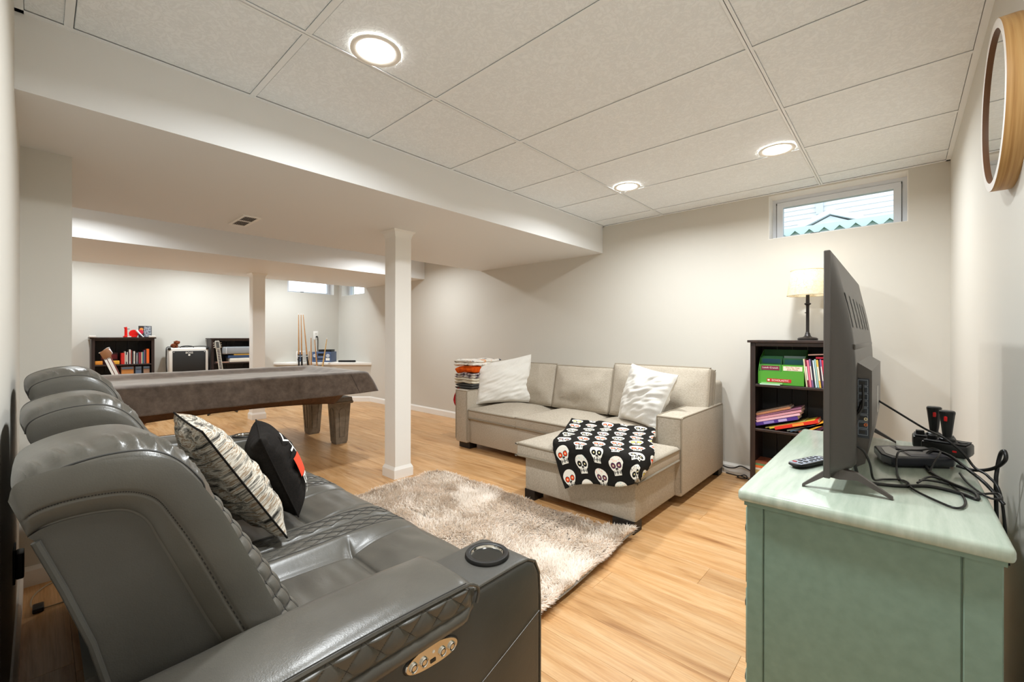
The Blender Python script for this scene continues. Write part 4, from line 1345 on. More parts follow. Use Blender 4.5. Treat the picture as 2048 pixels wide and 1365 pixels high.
# game console
t = thing('game_console', 'flat dark game console with a pale angled panel on the dresser', 'console', (.04, 1.78, DZ))
poly = [(-0.066, 1.812), (-0.046, 1.700), (-0.020, 1.664), (.112, 1.765), (.118, 1.80), (.055, 1.905), (-0.02, 1.86)]
MB().prism(poly, 'Z', DZ + .006, DZ + .030, .003, 1).build('body', plain('console_navy', '#22242c', .4), t)
def shrink(P, s):
    cx = sum(p[0] for p in P) / len(P); cy = sum(p[1] for p in P) / len(P)
    return [(cx + (p[0] - cx) * s, cy + (p[1] - cy) * s) for p in P]
MB().prism(shrink([(-0.05, 1.80), (-0.036, 1.71), (-0.016, 1.685), (.018, 1.71), (-0.03, 1.83)], .93), 'Z', DZ + .030, DZ + .0312).build('pale_panel', plain('console_pale', '#b9b8b6', .4), t, False)
MB().prism(shrink([(.020, 1.713), (.104, 1.77), (.108, 1.80), (.054, 1.888), (-0.02, 1.845)], .95), 'Z', DZ + .030, DZ + .0312).build('top_panel', plain('console_slate', '#4a4d5c', .35), t, False)
MB().prism(shrink(poly, .9), 'Z', DZ, DZ + .006).build('base', BLACK, t, False)
for (x, y) in ((.0, 1.80), (.035, 1.815)):
    MB().rbox(x - .014, x + .014, y - .006, y + .006, DZ + .031, DZ + .033, .001, 1).build('button', BLACK, t)
# joysticks
RED = plain('red_button', '#d81a1a', .35)
def joystick(x, y, rz, label):
    t = thing('joystick', label, 'joystick', (x, y, DZ), 'retro joysticks on the dresser')
    M = T(x, y, DZ) @ rotz(rz)
    MB().rbox(-.055, .055, -.043, .043, .0, .040, .008, 2).xf(M).build('base', BLACK, t)
    MB().rbox(-.050, .050, -.038, .038, .040, .043, .001, 1).xf(M).build('top_plate', BLACK_M, t)
    MB().lathe([(0.020, .042), (.019, .050), (.011, .056), (.011, .062)], (0, 0, 0), 20).xf(M).build('boot', BLACK, t)
    s = MB().lathe([(0.0105, .056), (.0125, .070), (.0155, .10), (.0185, .128), (.0195, .132), (.0195, .138), (.017, .141), (.0001, .142)], (0, 0, 0), 12).xf(M).build('stick', BLACK, t, angle=25)
    MB().rbox(-.004, .004, -.0215, -.0165, .108, .124, .0015, 1).xf(M).build('trigger', RED, s)
    MB().cyl((.036, .0, .043), (.036, .0, .046), .012, .011, 18).xf(M).build('fire_button', BLACK, t)
    MB().rbox(-.046, -.024, -.012, .008, .042, .056, .002, 1).xf(M).build('switch_block', BLACK, t)
    MB().rbox(.02, .03, -.0445, -.042, .016, .022, .0008, 1).xf(M).build('logo_badge', RED, t)
joystick(.083, 2.068, 0.0, 'black retro joystick farthest back on the dresser')
joystick(.110, 1.985, -0.25, 'black retro joystick beside the wall, nearer the cables')

# ================================================================ ROUND MIRROR
t = thing('wall_mirror', 'round mirror with a deep oak rim on the right wall', 'mirror', (XR, 1.83, 1.812))
mc = (0, 1.83, 1.812)
MB().lathe([(0.229, XR), (0.230, XR - .005), (0.230, XR - .040), (0.229, XR - .0415)], mc, 72, 'X').build('oak_rim', RINGWOOD, t)
MB().lathe([(0.229, XR - .0415), (0.206, XR - .0415)], mc, 72, 'X').build('front_edge', plain('rim_edge_pale', '#e3ddd6', .5), t)
MB().lathe([(0.206, XR - .0415), (0.205, XR - .034)], mc, 72, 'X').build('inner_rim', plain('rim_walnut', '#6b472b', .5), t)
MB().lathe([(0.206, XR - .0345), (0.0001, XR - .0345)], mc, 72, 'X').build('mirror_glass', MIRROR, t)
# ================================================================ PILLOWS ON THE RECLINER
def mk_abstract():
    m = M_('abstract_woven', 0.9, spec=0.15)
    v = m.coord('UV', scale=(11, 70, 1))
    n = m.noise(v, 1.0, 5, 0.65, 0.5)
    c = m.ramp(n, [(0.30, lin('#33302c')), (0.39, lin('#7f7a71')), (0.47, lin('#c9c2b5')), (0.54, lin('#94806a')), (0.60, lin('#bdb6a9')), (0.70, lin('#4a4a45'))], 'CONSTANT')
    m.col(c); m.bump(n, 0.25, 0.004); return m.m
ABSTR = mk_abstract()
BLKF = mk_fabric('black_cotton', '#131110', '#211d1a', 2.0)
place_pillow('patterned_pillow', 'grey and cream abstract woven pillow leaning on the recliner back', ABSTR, (-1.43, 0.525, .525), (-1.86, 0.535, .525), (0, -0.60, 1), 0.43, 0.43, 0.14, 3, wr=.014, piping=BLKF, pinch=.05)
bt, bM = place_pillow('lettered_pillow', 'black pillow with white lettering and a red block on the recliner', BLKF, (-1.60, 0.625, .515), (-1.97, 0.725, .515), (0, -0.42, 1), 0.40, 0.315, 0.16, 8, wr=.012, piping=BLKF, pinch=.05)
# print on the bulging front of that pillow
PRW = plain('white_print', '#e8e6e0', .8); PRR = plain('red_print', '#e8401c', .8)
def on_front(b, side=-1):
    """lift flat shapes (x,y) onto the puffed face"""
    out = []
    for (x, y, z) in b.v:
        a, c = x / .20, y / .1575
        e = max((1 - a * a) * (1 - c * c), 0)
        out.append((x, y, side * (0.08 * e ** .42 + .010 + z)))
    b.v = out; return b
FS = 1 if (bM.to_3x3() @ Vector((0, 0, 1))).y > 0 else -1
NX = -1 if True else 1      # the near edge of the pillow is at local -x
def glyph(txt, x, y, sz, mat, name='lettering'):
    b = text_mb(txt, sz, .0)
    bm = bmesh.new(); vs = [bm.verts.new(p) for p in b.v]
    for f in b.f:
        try: bm.faces.new([vs[i] for i in f])
        except ValueError: pass
    bmesh.ops.triangulate(bm, faces=list(bm.faces))
    bmesh.ops.subdivide_edges(bm, edges=list(bm.edges), cuts=2, use_grid_fill=True)
    c = MB(); c.frombm(bm); bm.free()
    # the line of letters runs down the pillow, parallel to its near edge
    c.v = [(x + py * FS, y - px, 0) for px, py, pz in c.v]
    on_front(c, FS).xf(bM).build(name, mat, bt, angle=80)
glyph('VT', -0.115, 0.080, 0.078, PRW); glyph('BY', -0.115, -0.088, 0.078, PRW)
def blk(u, v): return (lerp(-.155, -.075, u), lerp(-.045, .030, v), 0)
c = MB().grid(blk, 10, 10); on_front(c, FS).xf(bM).build('red_block', PRR, bt, angle=80)

# ================================================================ BOOKCASES
def bookcase(x0, x1, yb, yf, ztop, shelves, label, axis='Y', name='bookcase', planks=6):
    """front faces -Y (axis Y) ; for axis X the case is turned to face +X"""
    t = thing(name, label, 'bookcase', (0, 0, 0))
    def B(a0, a1, b0, b1, z0, z1, nm, mat, par=t, r=0.002):
        m = MB()
        lo, hi = sorted((b0, b1))
        if axis == 'Y': m.rbox(a0, a1, lo, hi, z0, z1, r, 1)
        else: m.rbox(lo, hi, a0, a1, z0, z1, r, 1)
        return m.build(nm, mat, par, False)
    s = -1 if yf < yb else 1
    B(x0 - .018, x1 + .018, yb, yf + s * .014, ztop - .018, ztop, 'top', ESPRESSO)
    for (a, b_) in ((x0, x0 + .022), (x1 - .022, x1)):
        B(a, b_, yb, yf - s * .012, 0, ztop - .018, 'side', ESPRESSO)
    for (a, b_) in ((x0, x0 + .034), (x1 - .034, x1)):
        B(a, b_, yf - s * .012, yf, 0, ztop - .018, 'face_stile', ESPRESSO)
    B(x0 + .034, x1 - .034, yf - s * .012, yf, ztop - .045, ztop - .018, 'face_rail', ESPRESSO)
    w = (x1 - x0 - .044) / planks
    for k in range(planks):
        B(x0 + .022 + k * w + .001, x0 + .022 + (k + 1) * w - .001, yb, yb + s * .008, 0.06, ztop - .02, 'back_plank', ESPR_IN, r=.0015)
    for z in shelves:
        B(x0 + .022, x1 - .022, yb, yf - s * .004, z - .018, z, 'shelf', ESPRESSO)
    return t
bookcase(-0.848, -0.205, 3.915, 3.615, 1.135, (0.805, 0.472, 0.125), 'dark espresso bookcase holding bright children\'s books beside the sectional', planks=6)

PAPER = plain('book_pages', '#e7e0d0', .8)
_bm = {}
def bookmat(h, rough=.5):
    if h not in _bm: _bm[h] = plain('cover_' + h.lstrip('#'), h, rough)
    return _bm[h]
def book(M, th, hgt, dep, colr, label, group, stripe=None, name='book'):
    """local frame: x = thickness, y = depth behind the spine, z = height"""
    t = thing(name, label, 'book', tuple(M @ Vector((0, 0, 0))), group)
    c = 0.0012 if th > .006 else .0006
    cov = bookmat(colr)
    b = MB().box(0, c, 0, dep, 0, hgt).box(th - c, th, 0, dep, 0, hgt).box(c, th - c, 0, c, 0, hgt)
    b.xf(M).build('cover', cov, t, False)
    MB().box(c, th - c, c, dep - .003, .003, hgt - .003).xf(M).build('pages', PAPER, t, False)
    if stripe:
        for (z0, z1, hc) in stripe:
            MB().box(th * .14, th * .86, -.0006, 0, hgt * z0, hgt * z1).xf(M).build('spine_print', bookmat(hc), t, False)
    return t
G1 = 'picture books on the upper shelf of the right bookcase'
# upper shelf: leaning row of thin books right of the green box
rowx = -0.500
cols = [('#e4e0b8', .011, 'pale cream'), ('#7a1f35', .013, 'maroon'), ('#e2768f', .016, 'pink'), ('#8a6d9c', .012, 'mauve'), ('#1f2430', .010, 'navy'), ('#cfe0ea', .011, 'pale blue'), ('#9cc4c0', .013, 'seafoam'), ('#f0bf52', .014, 'golden yellow'), ('#3a2b3c', .008, 'dark plum'), ('#8f77ae', .011, 'lilac'), ('#d22a46', .014, 'crimson'), ('#f6c92f', .011, 'bright yellow'), ('#f2812a', .016, 'orange'), ('#f29b3a', .009, 'light orange'), ('#d9dfc8', .014, 'pale green'), ('#e8e4d8', .012, 'off-white'), ('#a03a2c', .015, 'brick red'), ('#3d6b8c', .013, 'steel blue')]
for i, (h, th, nm) in enumerate(cols):
    th *= .72
    if rowx + th > -.235: break
    lean = -0.13 if i > 0 else -0.12
    M = T(rowx, 3.650 - .002 * (i % 3), .806) @ Matrix.Rotation(lean * .8, 4, 'Y')
    book(M, th, .198 - .004 * (i % 3), .17, h, '%s thin picture book in the leaning row on the upper shelf' % nm, G1, [(.25, .75, '#f3eee0')] if i % 2 else None)
    rowx += th + .0022
# flat books lying on that row
M = T(-0.49, 3.66, 1.028) @ Matrix.Rotation(-0.07, 4, 'Y') @ Matrix.Rotation(R(90), 4, 'Y') @ T(-.008, 0, 0)
book(M, .008, .30, .18, '#d9b0a4', 'pale pink flat book lying tilted on top of the upper row', G1)
M = T(-0.445, 3.655, 1.008) @ Matrix.Rotation(R(90), 4, 'Y') @ T(-.012, 0, 0)
book(M, .012, .25, .18, '#c2183c', 'crimson flat book lying on top of the upper row', G1)
# green display box of readers
GRN = plain('green_card', '#4e9a2d', .55); GRN_D = plain('green_card_inside', '#3f7a45', .6)
t = thing('reader_box', 'green cardboard box of early readers on the upper shelf', 'book box', (-0.66, 3.7, .806))
gx0, gx1, gy0, gy1 = -0.800, -0.512, 3.640, 3.83
MB().box(gx0, gx1, gy0, gy0 + .003, .806, .905).build('front_panel', GRN, t, False)
MB().box(gx0, gx1, gy1 - .003, gy1, .806, 1.062).build('rear_panel', GRN_D, t, False)
for x in (gx0, gx1 - .003):
    MB().prism([(gy0 + .003, .806), (gy1 - .003, .806), (gy1 - .003, 1.06), (gy0 + .06, 1.0), (gy0 + .003, .905)], 'X', x, x + .003).build('side_panel', GRN, t, False)
MB().box(gx0, gx1, gy0, gy1, .806, .809).build('bottom', GRN, t, False)
lab = MB().box(-.742, -.588, gy0 - .0012, gy0, .828, .852).build('red_label', bookmat('#c0202c'), t, False)
MY = lambda x, z, y: Matrix(((1, 0, 0, x), (0, 0, -1, y), (0, 1, 0, z), (0, 0, 0, 1)))
text_mb('SCHOLASTIC', .0185, .0002, MY(-.656, .840, gy0 - .0015)).build('lettering', PRW, lab, False)
MB().box(-.737, -.724, gy0 - .0016, gy0 - .0012, .835, .846).build('book_emblem', PRW, lab, False)
G2 = 'early readers in the green box'
def reader(x, y, z0, w, h, col, label, ttl=None, band=None, tcol=None):
    t = thing('reader_book', label, 'book', (x, y, z0), G2)
    MB().box(x, x + w, y, y + .004, z0, z0 + h).build('cover', bookmat(col), t, False)
    if band:
        z1 = z0 + h - .010
        b = MB().box(x + w * .08, x + w * .93, y - .0008, y, z1 - .032, z1).build('title_band', bookmat(band), t, False)
        for i, s in enumerate(ttl):
            text_mb(s, .018 if len(ttl) == 1 else .0165, .0002, MY(x + w * .5, z1 - (.014 if len(ttl) == 1 else .009 + i * .014), y - .001)).build('lettering', tcol, b, False)
reader(-.793, 3.655, .812, .138, .143, '#4c9338', 'green reader with a maroon title band in the front of the box', ['Lunch Crunch'], '#7d2040', PRW)
reader(-.652, 3.657, .812, .138, .143, '#55a02f', 'green reader with a cream title band in the front of the box', ['The Pie That', 'Jack Made'], '#eadfca', bookmat('#b02a24'))
reader(-.795, 3.700, .812, .140, .193, '#2d7a44', 'green reader with a blue stripe behind the front left reader', [], '#1f5a78', PRW)
reader(-.650, 3.702, .812, .138, .190, '#2f7d4c', 'green reader with a teal stripe behind the front right reader', [], '#1d6a72', PRW)
reader(-.793, 3.735, .812, .138, .203, '#3a8450', 'plain green reader at the back left of the box')
reader(-.650, 3.737, .812, .138, .206, '#8aa39a', 'pale grey-green reader at the back right of the box')
t = thing('flat_reader', 'thin pale green booklets lying flat in front of the green box', 'book', (-.71, 3.62, .806))
MB().box(-.785, -.655, 3.619, 3.638, .8055, .8125).build('lower_booklet', bookmat('#bfe0cf'), t, False)
MB().box(-.775, -.640, 3.622, 3.638, .813, .822).build('upper_booklet', bookmat('#8fc27e'), t, False)

# middle shelf: slumped books
G3 = 'slumped picture books on the middle shelf of the right bookcase'
def slump(x, z, ang, L, th, col, label, dep=.17, y=3.64, stripe=None, mat2=None):
    M = T(x, y, z) @ Matrix.Rotation(-ang, 4, 'Y') @ Matrix.Rotation(R(90), 4, 'Y') @ T(-th, 0, 0)
    return book(M, th, L, dep, col, label, G3, stripe)
zs = .474
slump(-.812, zs + .014, R(17), .28, .024, '#4b2f86', 'purple picture book under the left slumped pile', stripe=[(.2, .45, '#8f7fc0'), (.55, .75, '#b8a8d8')])
slump(-.810, zs + .041, R(17.5), .29, .016, '#e8b9c8', 'pale pink picture book in the left slumped pile')
slump(-.810, zs + .060, R(18), .30, .016, '#d79aa8', 'rose pink picture book in the left slumped pile')
slump(-.810, zs + .079, R(18.5), .30, .011, '#8d5a72', 'mauve picture book in the left slumped pile')
slump(-.810, zs + .093, R(19), .23, .015, '#b57a58', 'tan picture book on top of the left slumped pile')
slump(-.810, zs + .111, R(19), .22, .006, '#6a5648', 'thin brown picture book on top of the left slumped pile', dep=.15)
slump(-.752, zs + .003, R(18), .26, .008, '#a8a05a', 'thin olive picture book between the purple and yellow books', y=3.65)
slump(-.724, zs + .003, R(18), .29, .011, '#e0c544', 'yellow picture book leaning in the middle of the shelf', stripe=[(.15, .8, '#c9a53a')], y=3.645)
slump(-.686, zs + .003, R(18), .275, .022, '#e0321f', 'bright red picture book leaning in the middle of the shelf', stripe=[(.42, .68, '#f0a040')], y=3.632)
slump(-.612, zs + .003, R(18), .25, .009, '#8e978c', 'grey-green picture book beneath the red one', dep=.16)
slump(-.592, zs + .003, R(22), .24, .008, '#6f8fb0', 'thin blue picture book leaning right of the red one')
slump(-.566, zs + .003, R(25), .24, .009, '#2b2a2c', 'black picture book leaning right of the red one')
slump(-.540, zs + .003, R(29), .24, .010, '#8a4a3c', 'brown picture book leaning near the television edge')
slump(-.512, zs + .003, R(32), .24, .022, '#efaa2c', 'orange-yellow picture book leaning near the television edge')
slump(-.464, zs + .003, R(35), .24, .018, '#4a1f38', 'dark plum picture book leaning near the television edge')
slump(-.428, zs + .003, R(38), .24, .009, '#c9b8a0', 'beige picture book leaning near the television edge')
slump(-.405, zs + .003, R(41), .22, .012, '#5b2a44', 'maroon picture book leaning behind the television')
# lower shelf
G4 = 'flat books on the lower shelf of the right bookcase'
for i, (z, th, col, nm) in enumerate(((.126, .035, '#b9a468', 'tan flat book at the bottom of the lower shelf'), (.162, .014, '#d8cfc0', 'off-white flat book on the lower shelf'), (.177, .018, '#d9682e', 'orange flat book on the lower shelf'), (.196, .014, '#5f8a5c', 'green flat book on the lower shelf'), (.211, .005, '#8a4a30', 'brown flat book topmost on the lower shelf'))):
    M = T(-.824, 3.63, z) @ Matrix.Rotation(R(90), 4, 'Y') @ T(-th, 0, 0)
    book(M, th, .24 - .01 * i, .2, col, nm, G4)

# ================================================================ TABLE LAMP
def mk_shade():
    m = M_('printed_linen_shade', 0.8, spec=0.2)
    uv = m.coord('UV', scale=(14, 5, 1))
    vo = m.n('ShaderNodeTexVoronoi', feature='DISTANCE_TO_EDGE'); vo.inputs['Scale'].default_value = 1.3; m.l(uv, vo.inputs['Vector'])
    wv = m.noise(m.coord('UV', scale=(9, 3.4, 1)), 1.6, 3, .6, 2.2)
    ln = (X(m.nt, vo.outputs['Distance']).lt(0.018)) * X(m.nt, m.noise(m.coord('UV', scale=(5, 2, 1)), 1, 1)).gt(.45)
    ln2 = ((X(m.nt, wv) - .5).abs().lt(.012))
    c = m.mix(ln.max(ln2) * .6, lin('#efe6cf'), lin('#a79b82')); m.col(c)
    m.b.inputs['Transmission Weight'].default_value = 0.0
    # thin cloth: let part of the bulb light through
    tr = m.n('ShaderNodeBsdfTranslucent'); m.l(c, tr.inputs[0])
    ad = m.n('ShaderNodeMixShader'); ad.inputs[0].default_value = .5
    out = m.nt.nodes['Material Output']
    m.l(m.b.outputs[0], ad.inputs[1]); m.l(tr.outputs[0], ad.inputs[2]); m.l(ad.outputs[0], out.inputs[0])
    return m.m
lx, ly, lz = -0.505, 3.745, 1.135
t = thing('table_lamp', 'lit table lamp with a cream botanical shade on the right bookcase', 'lamp', (lx, ly, lz))
BRONZE = plain('dark_bronze', '#2b2624', .35, .4)
MB().lathe([(0.0001, lz), (.062, lz), (.062, lz + .014), (.055, lz + .020), (.030, lz + .024), (.020, lz + .032), (.014, lz + .050), (.0001, lz + .05)], (lx, ly, 0), 32).build('base', BRONZE, t)
MB().lathe([(0.012, lz + .045), (.016, lz + .05), (.012, lz + .056), (.0105, lz + .07), (.0105, lz + .25), (.013, lz + .256), (.021, lz + .262), (.021, lz + .268), (.012, lz + .272), (.011, lz + .33)], (lx, ly, 0), 24).build('stem', BRONZE, t)
MB().cyl((lx, ly - .01, lz + .2), (lx - .014, ly - .02, lz + .2), .003).build('switch_knob', BRONZE, t)
b = MB(); b.grid(lambda u, v: (lx + lerp(.128, .104, v) * math.cos(2 * math.pi * u), ly + lerp(.128, .104, v) * math.sin(2 * math.pi * u), lerp(1.462, 1.642, v)), 64, 8, uvscale=(1, 1))
b.build('shade', mk_shade(), t)
for z, r in ((1.462, .128), (1.642, .104)):
    MB().tube([(lx + r * math.cos(a * math.pi / 24), ly + r * math.sin(a * math.pi / 24), z) for a in range(48)], .0025, 6, closed=True).build('shade_rim', plain('shade_trim', '#cfc3a4', .8), t)
MB().lathe([(0.0001, 1.50), (.018, 1.51), (.030, 1.545), (.026, 1.575), (.0001, 1.59)], (lx, ly, 0), 16).build('bulb', M_('warm_bulb').col((1, 1, 1)).emit((1, .78, .5), 3).m, t)
ld = bpy.data.lights.new('lamp_bulb', 'POINT'); ld.energy = 0.7; ld.color = (1, .78, .52); ld.shadow_soft_size = .03
lo = link('bulb_glow', ld, t); lo.location = (0, 0, 1.60 - lz)
lo.matrix_parent_inverse = Matrix()

# ---- cords behind the sectional
cable('black power cord lying along the skirting behind the sofa arm', [(-1.16, 3.925, .075), (-1.10, 3.92, .055), (-1.04, 3.915, .06), (-.985, 3.905, .088), (-.93, 3.90, .075), (-.87, 3.90, .045)], .005, name='cable', group=None)
cable('coiled black cord on the floor beside the bookcase', [(-1.10, 3.92, .006), (-1.03, 3.905, .006), (-.99, 3.89, .012), (-.955, 3.91, .020), (-.93, 3.88, .012), (-.96, 3.855, .006), (-1.0, 3.865, .006), (-.985, 3.90, .010), (-.93, 3.87, .006), (-.89, 3.86, .006)], .004, name='cable', group=None)
cable('pale cord looping on the floor beside the bookcase', [(-.90, 3.84, .004), (-.96, 3.83, .004), (-1.0, 3.84, .004), (-1.01, 3.86, .004)], .0018, mat=bookmat('#8a5a34'), name='thin_cord', group=None)

# ---- left corner behind the recliner: socket, adapter, cord and plug
t = thing('power_adapter', 'black power adapter plugged in low on the left wall behind the recliner', 'adapter', (-2.3, YL, .35))
MB().rbox(-2.345, -2.255, YL, YL + .006, .30, .42, .002).build('wall_plate', BLACK_M, t)
MB().rbox(-2.33, -2.27, YL + .006, YL + .026, .31, .40, .005).build('adapter_body', BLACK, t)
t = thing('lamp_plug', 'pale cord with a dark inline plug on the floor behind the recliner', 'cord', (-2.7, .0, 0))
MB().tube(smooth_path([(-2.95, .09, .004), (-2.93, .03, .004), (-2.85, -.015, .004), (-2.74, -.022, .006), (-2.70, .0, .008)], 6), .0028, 6).build('cord', bookmat('#b7a58a'), t)
MB().tube(smooth_path([(-2.68, .015, .008), (-2.69, .06, .004), (-2.70, .12, .004), (-2.71, .2, .004)], 6), .0028, 6).build('cord', bookmat('#b7a58a'), t)
MB().rbox(-2.725, -2.665, -.018, .016, .0, .020, .005).build('plug', BLACK, t)
# ================================================================ POOL TABLE and its cover
pt = thing('pool_table', 'brown wooden pool table with square tapered legs', 'pool table', (-4.74, 1.2, 0))
PX0, PX1, PY0, PY1 = -5.40, -4.08, 0.06, 2.28
# cabinet apron with an arched lower edge, tapering inwards
def apron(along):
    def f(u, v):
        # v 0 top .. 1 bottom ; u along the side
        arch = 0.045 * math.sin(math.pi * u) ** .7
        z = lerp(0.68, 0.475 + arch, v)
        ins = lerp(0.10, 0.245, v)
        if along == 'near': return (PX1 - ins, lerp(PY0 + ins, PY1 - ins, u), z)
        if along == 'far': return (PX0 + ins, lerp(PY0 + ins, PY1 - ins, u), z)
        if along == 'right': return (lerp(PX0 + ins, PX1 - ins, u), PY1 - ins, z)
        return (lerp(PX0 + ins, PX1 - ins, u), PY0 + ins, z)
    b = MB(); b.grid(f, 40, 8)
    o = b.build('apron', POOLWOOD, pt, angle=50); o.modifiers.new('thickness', 'SOLIDIFY').thickness = 0.025
    pts = [f(i / 40, 1.0) for i in range(41)]
    MB().tube([(p[0], p[1], p[2] - .004) for p in pts], .010, 6).build('lower_bead', POOLWOOD, o)
for s in ('near', 'far', 'right', 'left'): apron(s)
MB().rbox(PX0 + .02, PX1 - .02, PY0 + .02, PY1 - .02, 0.66, 0.735, .02).build('slate_bed', POOLWOOD, pt)
for (a, b_, c_, d) in ((PX0, PX0 + .13, PY0, PY1), (PX1 - .13, PX1, PY0, PY1), (PX0 + .13, PX1 - .13, PY0, PY0 + .13), (PX0 + .13, PX1 - .13, PY1 - .13, PY1)):
    MB().rbox(a, b_, c_, d, 0.715, 0.782, .012).build('rail', POOLWOOD, pt)
def leg(cx, cy):
    st = [(0.0, .058), (.018, .060), (.02, .064), (.425, .086), (.43, .086), (.432, .098), (.437, .106), (.455, .108), (.462, .102), (.50, .096)]
    V = []; F = []
    for z, r in st: V += [(cx + sx * r, cy + sy * r, z) for sx, sy in ((-1, -1), (1, -1), (1, 1), (-1, 1))]
    for j in range(len(st) - 1):
        for k in range(4): F.append((j * 4 + k, j * 4 + (k + 1) % 4, j * 4 + 4 + (k + 1) % 4, j * 4 + 4 + k))
    F += [(3, 2, 1, 0), tuple(len(V) - 4 + k for k in range(4))]
    o = MB().add(V, F).build('leg', LEGWOOD, pt, False)
    # raised arched panel on each face: a bead following the outline
    for (nx, ny) in ((1, 0), (0, 1), (-1, 0), (0, -1)):
        pts = []
        def P(a, z):
            r = lerp(.064, .086, (z - .02) / .405) + .0012
            return (cx + nx * r + (-ny) * a, cy + ny * r + nx * a, z)
        for a, z in ((-.028, .075), (.028, .075), (.040, .34), (.034, .365), (.018, .382), (0, .388), (-.018, .382), (-.034, .365), (-.040, .34)): pts.append(P(a, z))
        MB().tube(pts, .0035, 6, closed=True).build('panel_bead', LEGWOOD, o)
for cx in (-4.52, -5.20):
    for cy in (0.30, 2.215): leg(cx, min(cy, 2.19))

cov = thing('table_cover', 'brown suede-look fitted cover draped over the pool table', 'cover', (-4.74, 1.2, .58))
def perim(s, ox, r=0.06):
    """rounded rectangle perimeter, s in 0..1"""
    x0, x1, y0, y1 = PX0 - ox, PX1 + ox, PY0 - ox, PY1 + ox
    w, h = x1 - x0, y1 - y0; P = 2 * (w + h); d = s * P
    if d < h: p = Vector((x1, y0 + d)); 
    elif d < h + w: p = Vector((x1 - (d - h), y1))
    elif d < 2 * h + w: p = Vector((x0, y1 - (d - h - w)))
    else: p = Vector((x0 + (d - 2 * h - w), y0))
    # soften corners
    for cxs in (x0, x1):
        for cys in (y0, y1):
            q = Vector((cxs, cys)); ddx, ddy = abs(p.x - cxs), abs(p.y - cys)
            if ddx < r and ddy < r:
                inn = Vector((cxs + (r if cxs == x0 else -r), cys + (r if cys == y0 else -r)))
                v = p - inn
                if v.length > r: p = inn + v.normalized() * (r + (v.length - r) * .35)
    return p
CC = Vector(((PX0 + PX1) / 2, (PY0 + PY1) / 2))
def covf(u, v):
    if v < .6:          # top
        k = v / .6
        p = CC.lerp(perim(u, 0.012), k)
        d = min(p.x - PX0, PX1 - p.x, p.y - PY0, PY1 - p.y)
        z = 0.800 - 0.045 * sst(0.11, 0.24, d) - 0.012 * (1 - sst(-.015, .02, d))
        z += 0.008 * nz(p.x * 3, p.y * 3, 3) * sst(.1, .3, d) + 0.004 * nz(p.x * 9, p.y * 9, 1) + .010 * math.exp(-((p.y - 2.02) / .05) ** 2) * sst(-5.3, -5.0, p.x) * 0
        return (p.x, p.y, z)
    k = (v - .6) / .4
    ox = 0.014 + 0.050 * k
    p = perim(u, ox, .06 + .02 * k)
    z = lerp(0.788, 0.585, k)
    wv = 0.010 * k * nz(p.x * 5, p.y * 5, 7) + .004 * nz(p.x * 14, p.y * 14, 2)
    q = (p - CC).normalized()
    dc = min(abs(p.x - PX1), abs(p.x - PX0)) + min(abs(p.y - PY0), abs(p.y - PY1))
    cn = math.exp(-(dc / .16) ** 2)
    return (p.x + q.x * wv + q.x * .03 * cn * k, p.y + q.y * wv + q.y * .06 * cn * k, z + .012 * cn * k + .004 * nz(p.y * 3, p.x * 3))
b = MB(); b.grid(covf, 260, 44, cu=True)
b.build('drape', SUEDE, cov, angle=70).modifiers.new('thickness', 'SOLIDIFY').thickness = 0.004
MB().tube([covf(0.2835, .62 + .38 * i / 12) for i in range(13)], .0025, 5).build('corner_seam', bookmat('#2e2621'), cov)

# ================================================================ CUE STICKS AND RACK
t = thing('cue_rack', 'low wooden cue rack on the front of the white corner ledge', 'rack', (-7.66, 3.2, 0.53))
MR = frame((-7.65, 3.19, 0), (0.740, 0.672, 0), (-0.672, 0.740, 0))
MB().rbox(-.27, .27, -.03, .10, .52, .548, .004).xf(MR).build('tray', POOLWOOD, t)
MB().rbox(-.27, .27, .085, .10, .40, .52, .004).xf(MR).build('back_plate', POOLWOOD, t)
def cue(p0, p1, label, kind):
    t = thing('pool_cue', label, 'pool cue', p0, 'pool cues standing behind the pool table')
    a, b_ = Vector(p0), Vector(p1)
    pos = lambda f: tuple(a.lerp(b_, f))
    rb_, rt = .0155, .006
    R_ = lambda f: lerp(rb_, rt, f)
    if kind == 'long':
        parts = (('butt', 0, .25, BLACK), ('ring', .25, .262, PRW), ('forearm', .262, .285, BLACK), ('shaft', .285, .985, CUEWOOD), ('ferrule', .985, 1, PRW))
    elif kind == 'short':
        parts = (('butt', 0, .42, CUEWOOD), ('shaft', .42, .97, CUEWOOD), ('ferrule', .97, 1, PRW))
    else:
        parts = (('butt', 0, .5, CUELIGHT), ('shaft', .5, .96, CUELIGHT), ('ferrule', .96, 1, PRW))
    for nm, f0, f1, mt in parts:
        MB().cyl(pos(f0), pos(f1), R_(f0), R_(f1), 10).build(nm, mt, t)
cue((-7.797, 3.052, .551), (-7.803, 3.046, 1.547), 'long pool cue with a black butt, leftmost of the cues', 'long')
cue((-7.758, 3.087, .551), (-7.771, 3.075, 1.547), 'long pool cue with a black butt, second from the left', 'long')
cue((-7.674, 3.163, .551), (-7.745, 3.099, 1.547), 'long pool cue leaning left, third from the left', 'long')
cue((-7.70, 3.18, .551), (-7.694, 3.185, .90), 'short stub of a brown pool cue just behind the leaning one', 'short')
cue((-7.638, 3.196, .552), (-7.641, 3.193, 1.146), 'short brown upright pool cue in the middle of the group', 'short')
cue((-7.557, 3.269, .552), (-7.596, 3.234, 1.111), 'short dark pool cue leaning left beside the stereo', 'short')
cue((-7.499, 3.322, .552), (-7.434, 3.381, 1.129), 'pale short pool cue leaning right in front of the stereo', 'pale')

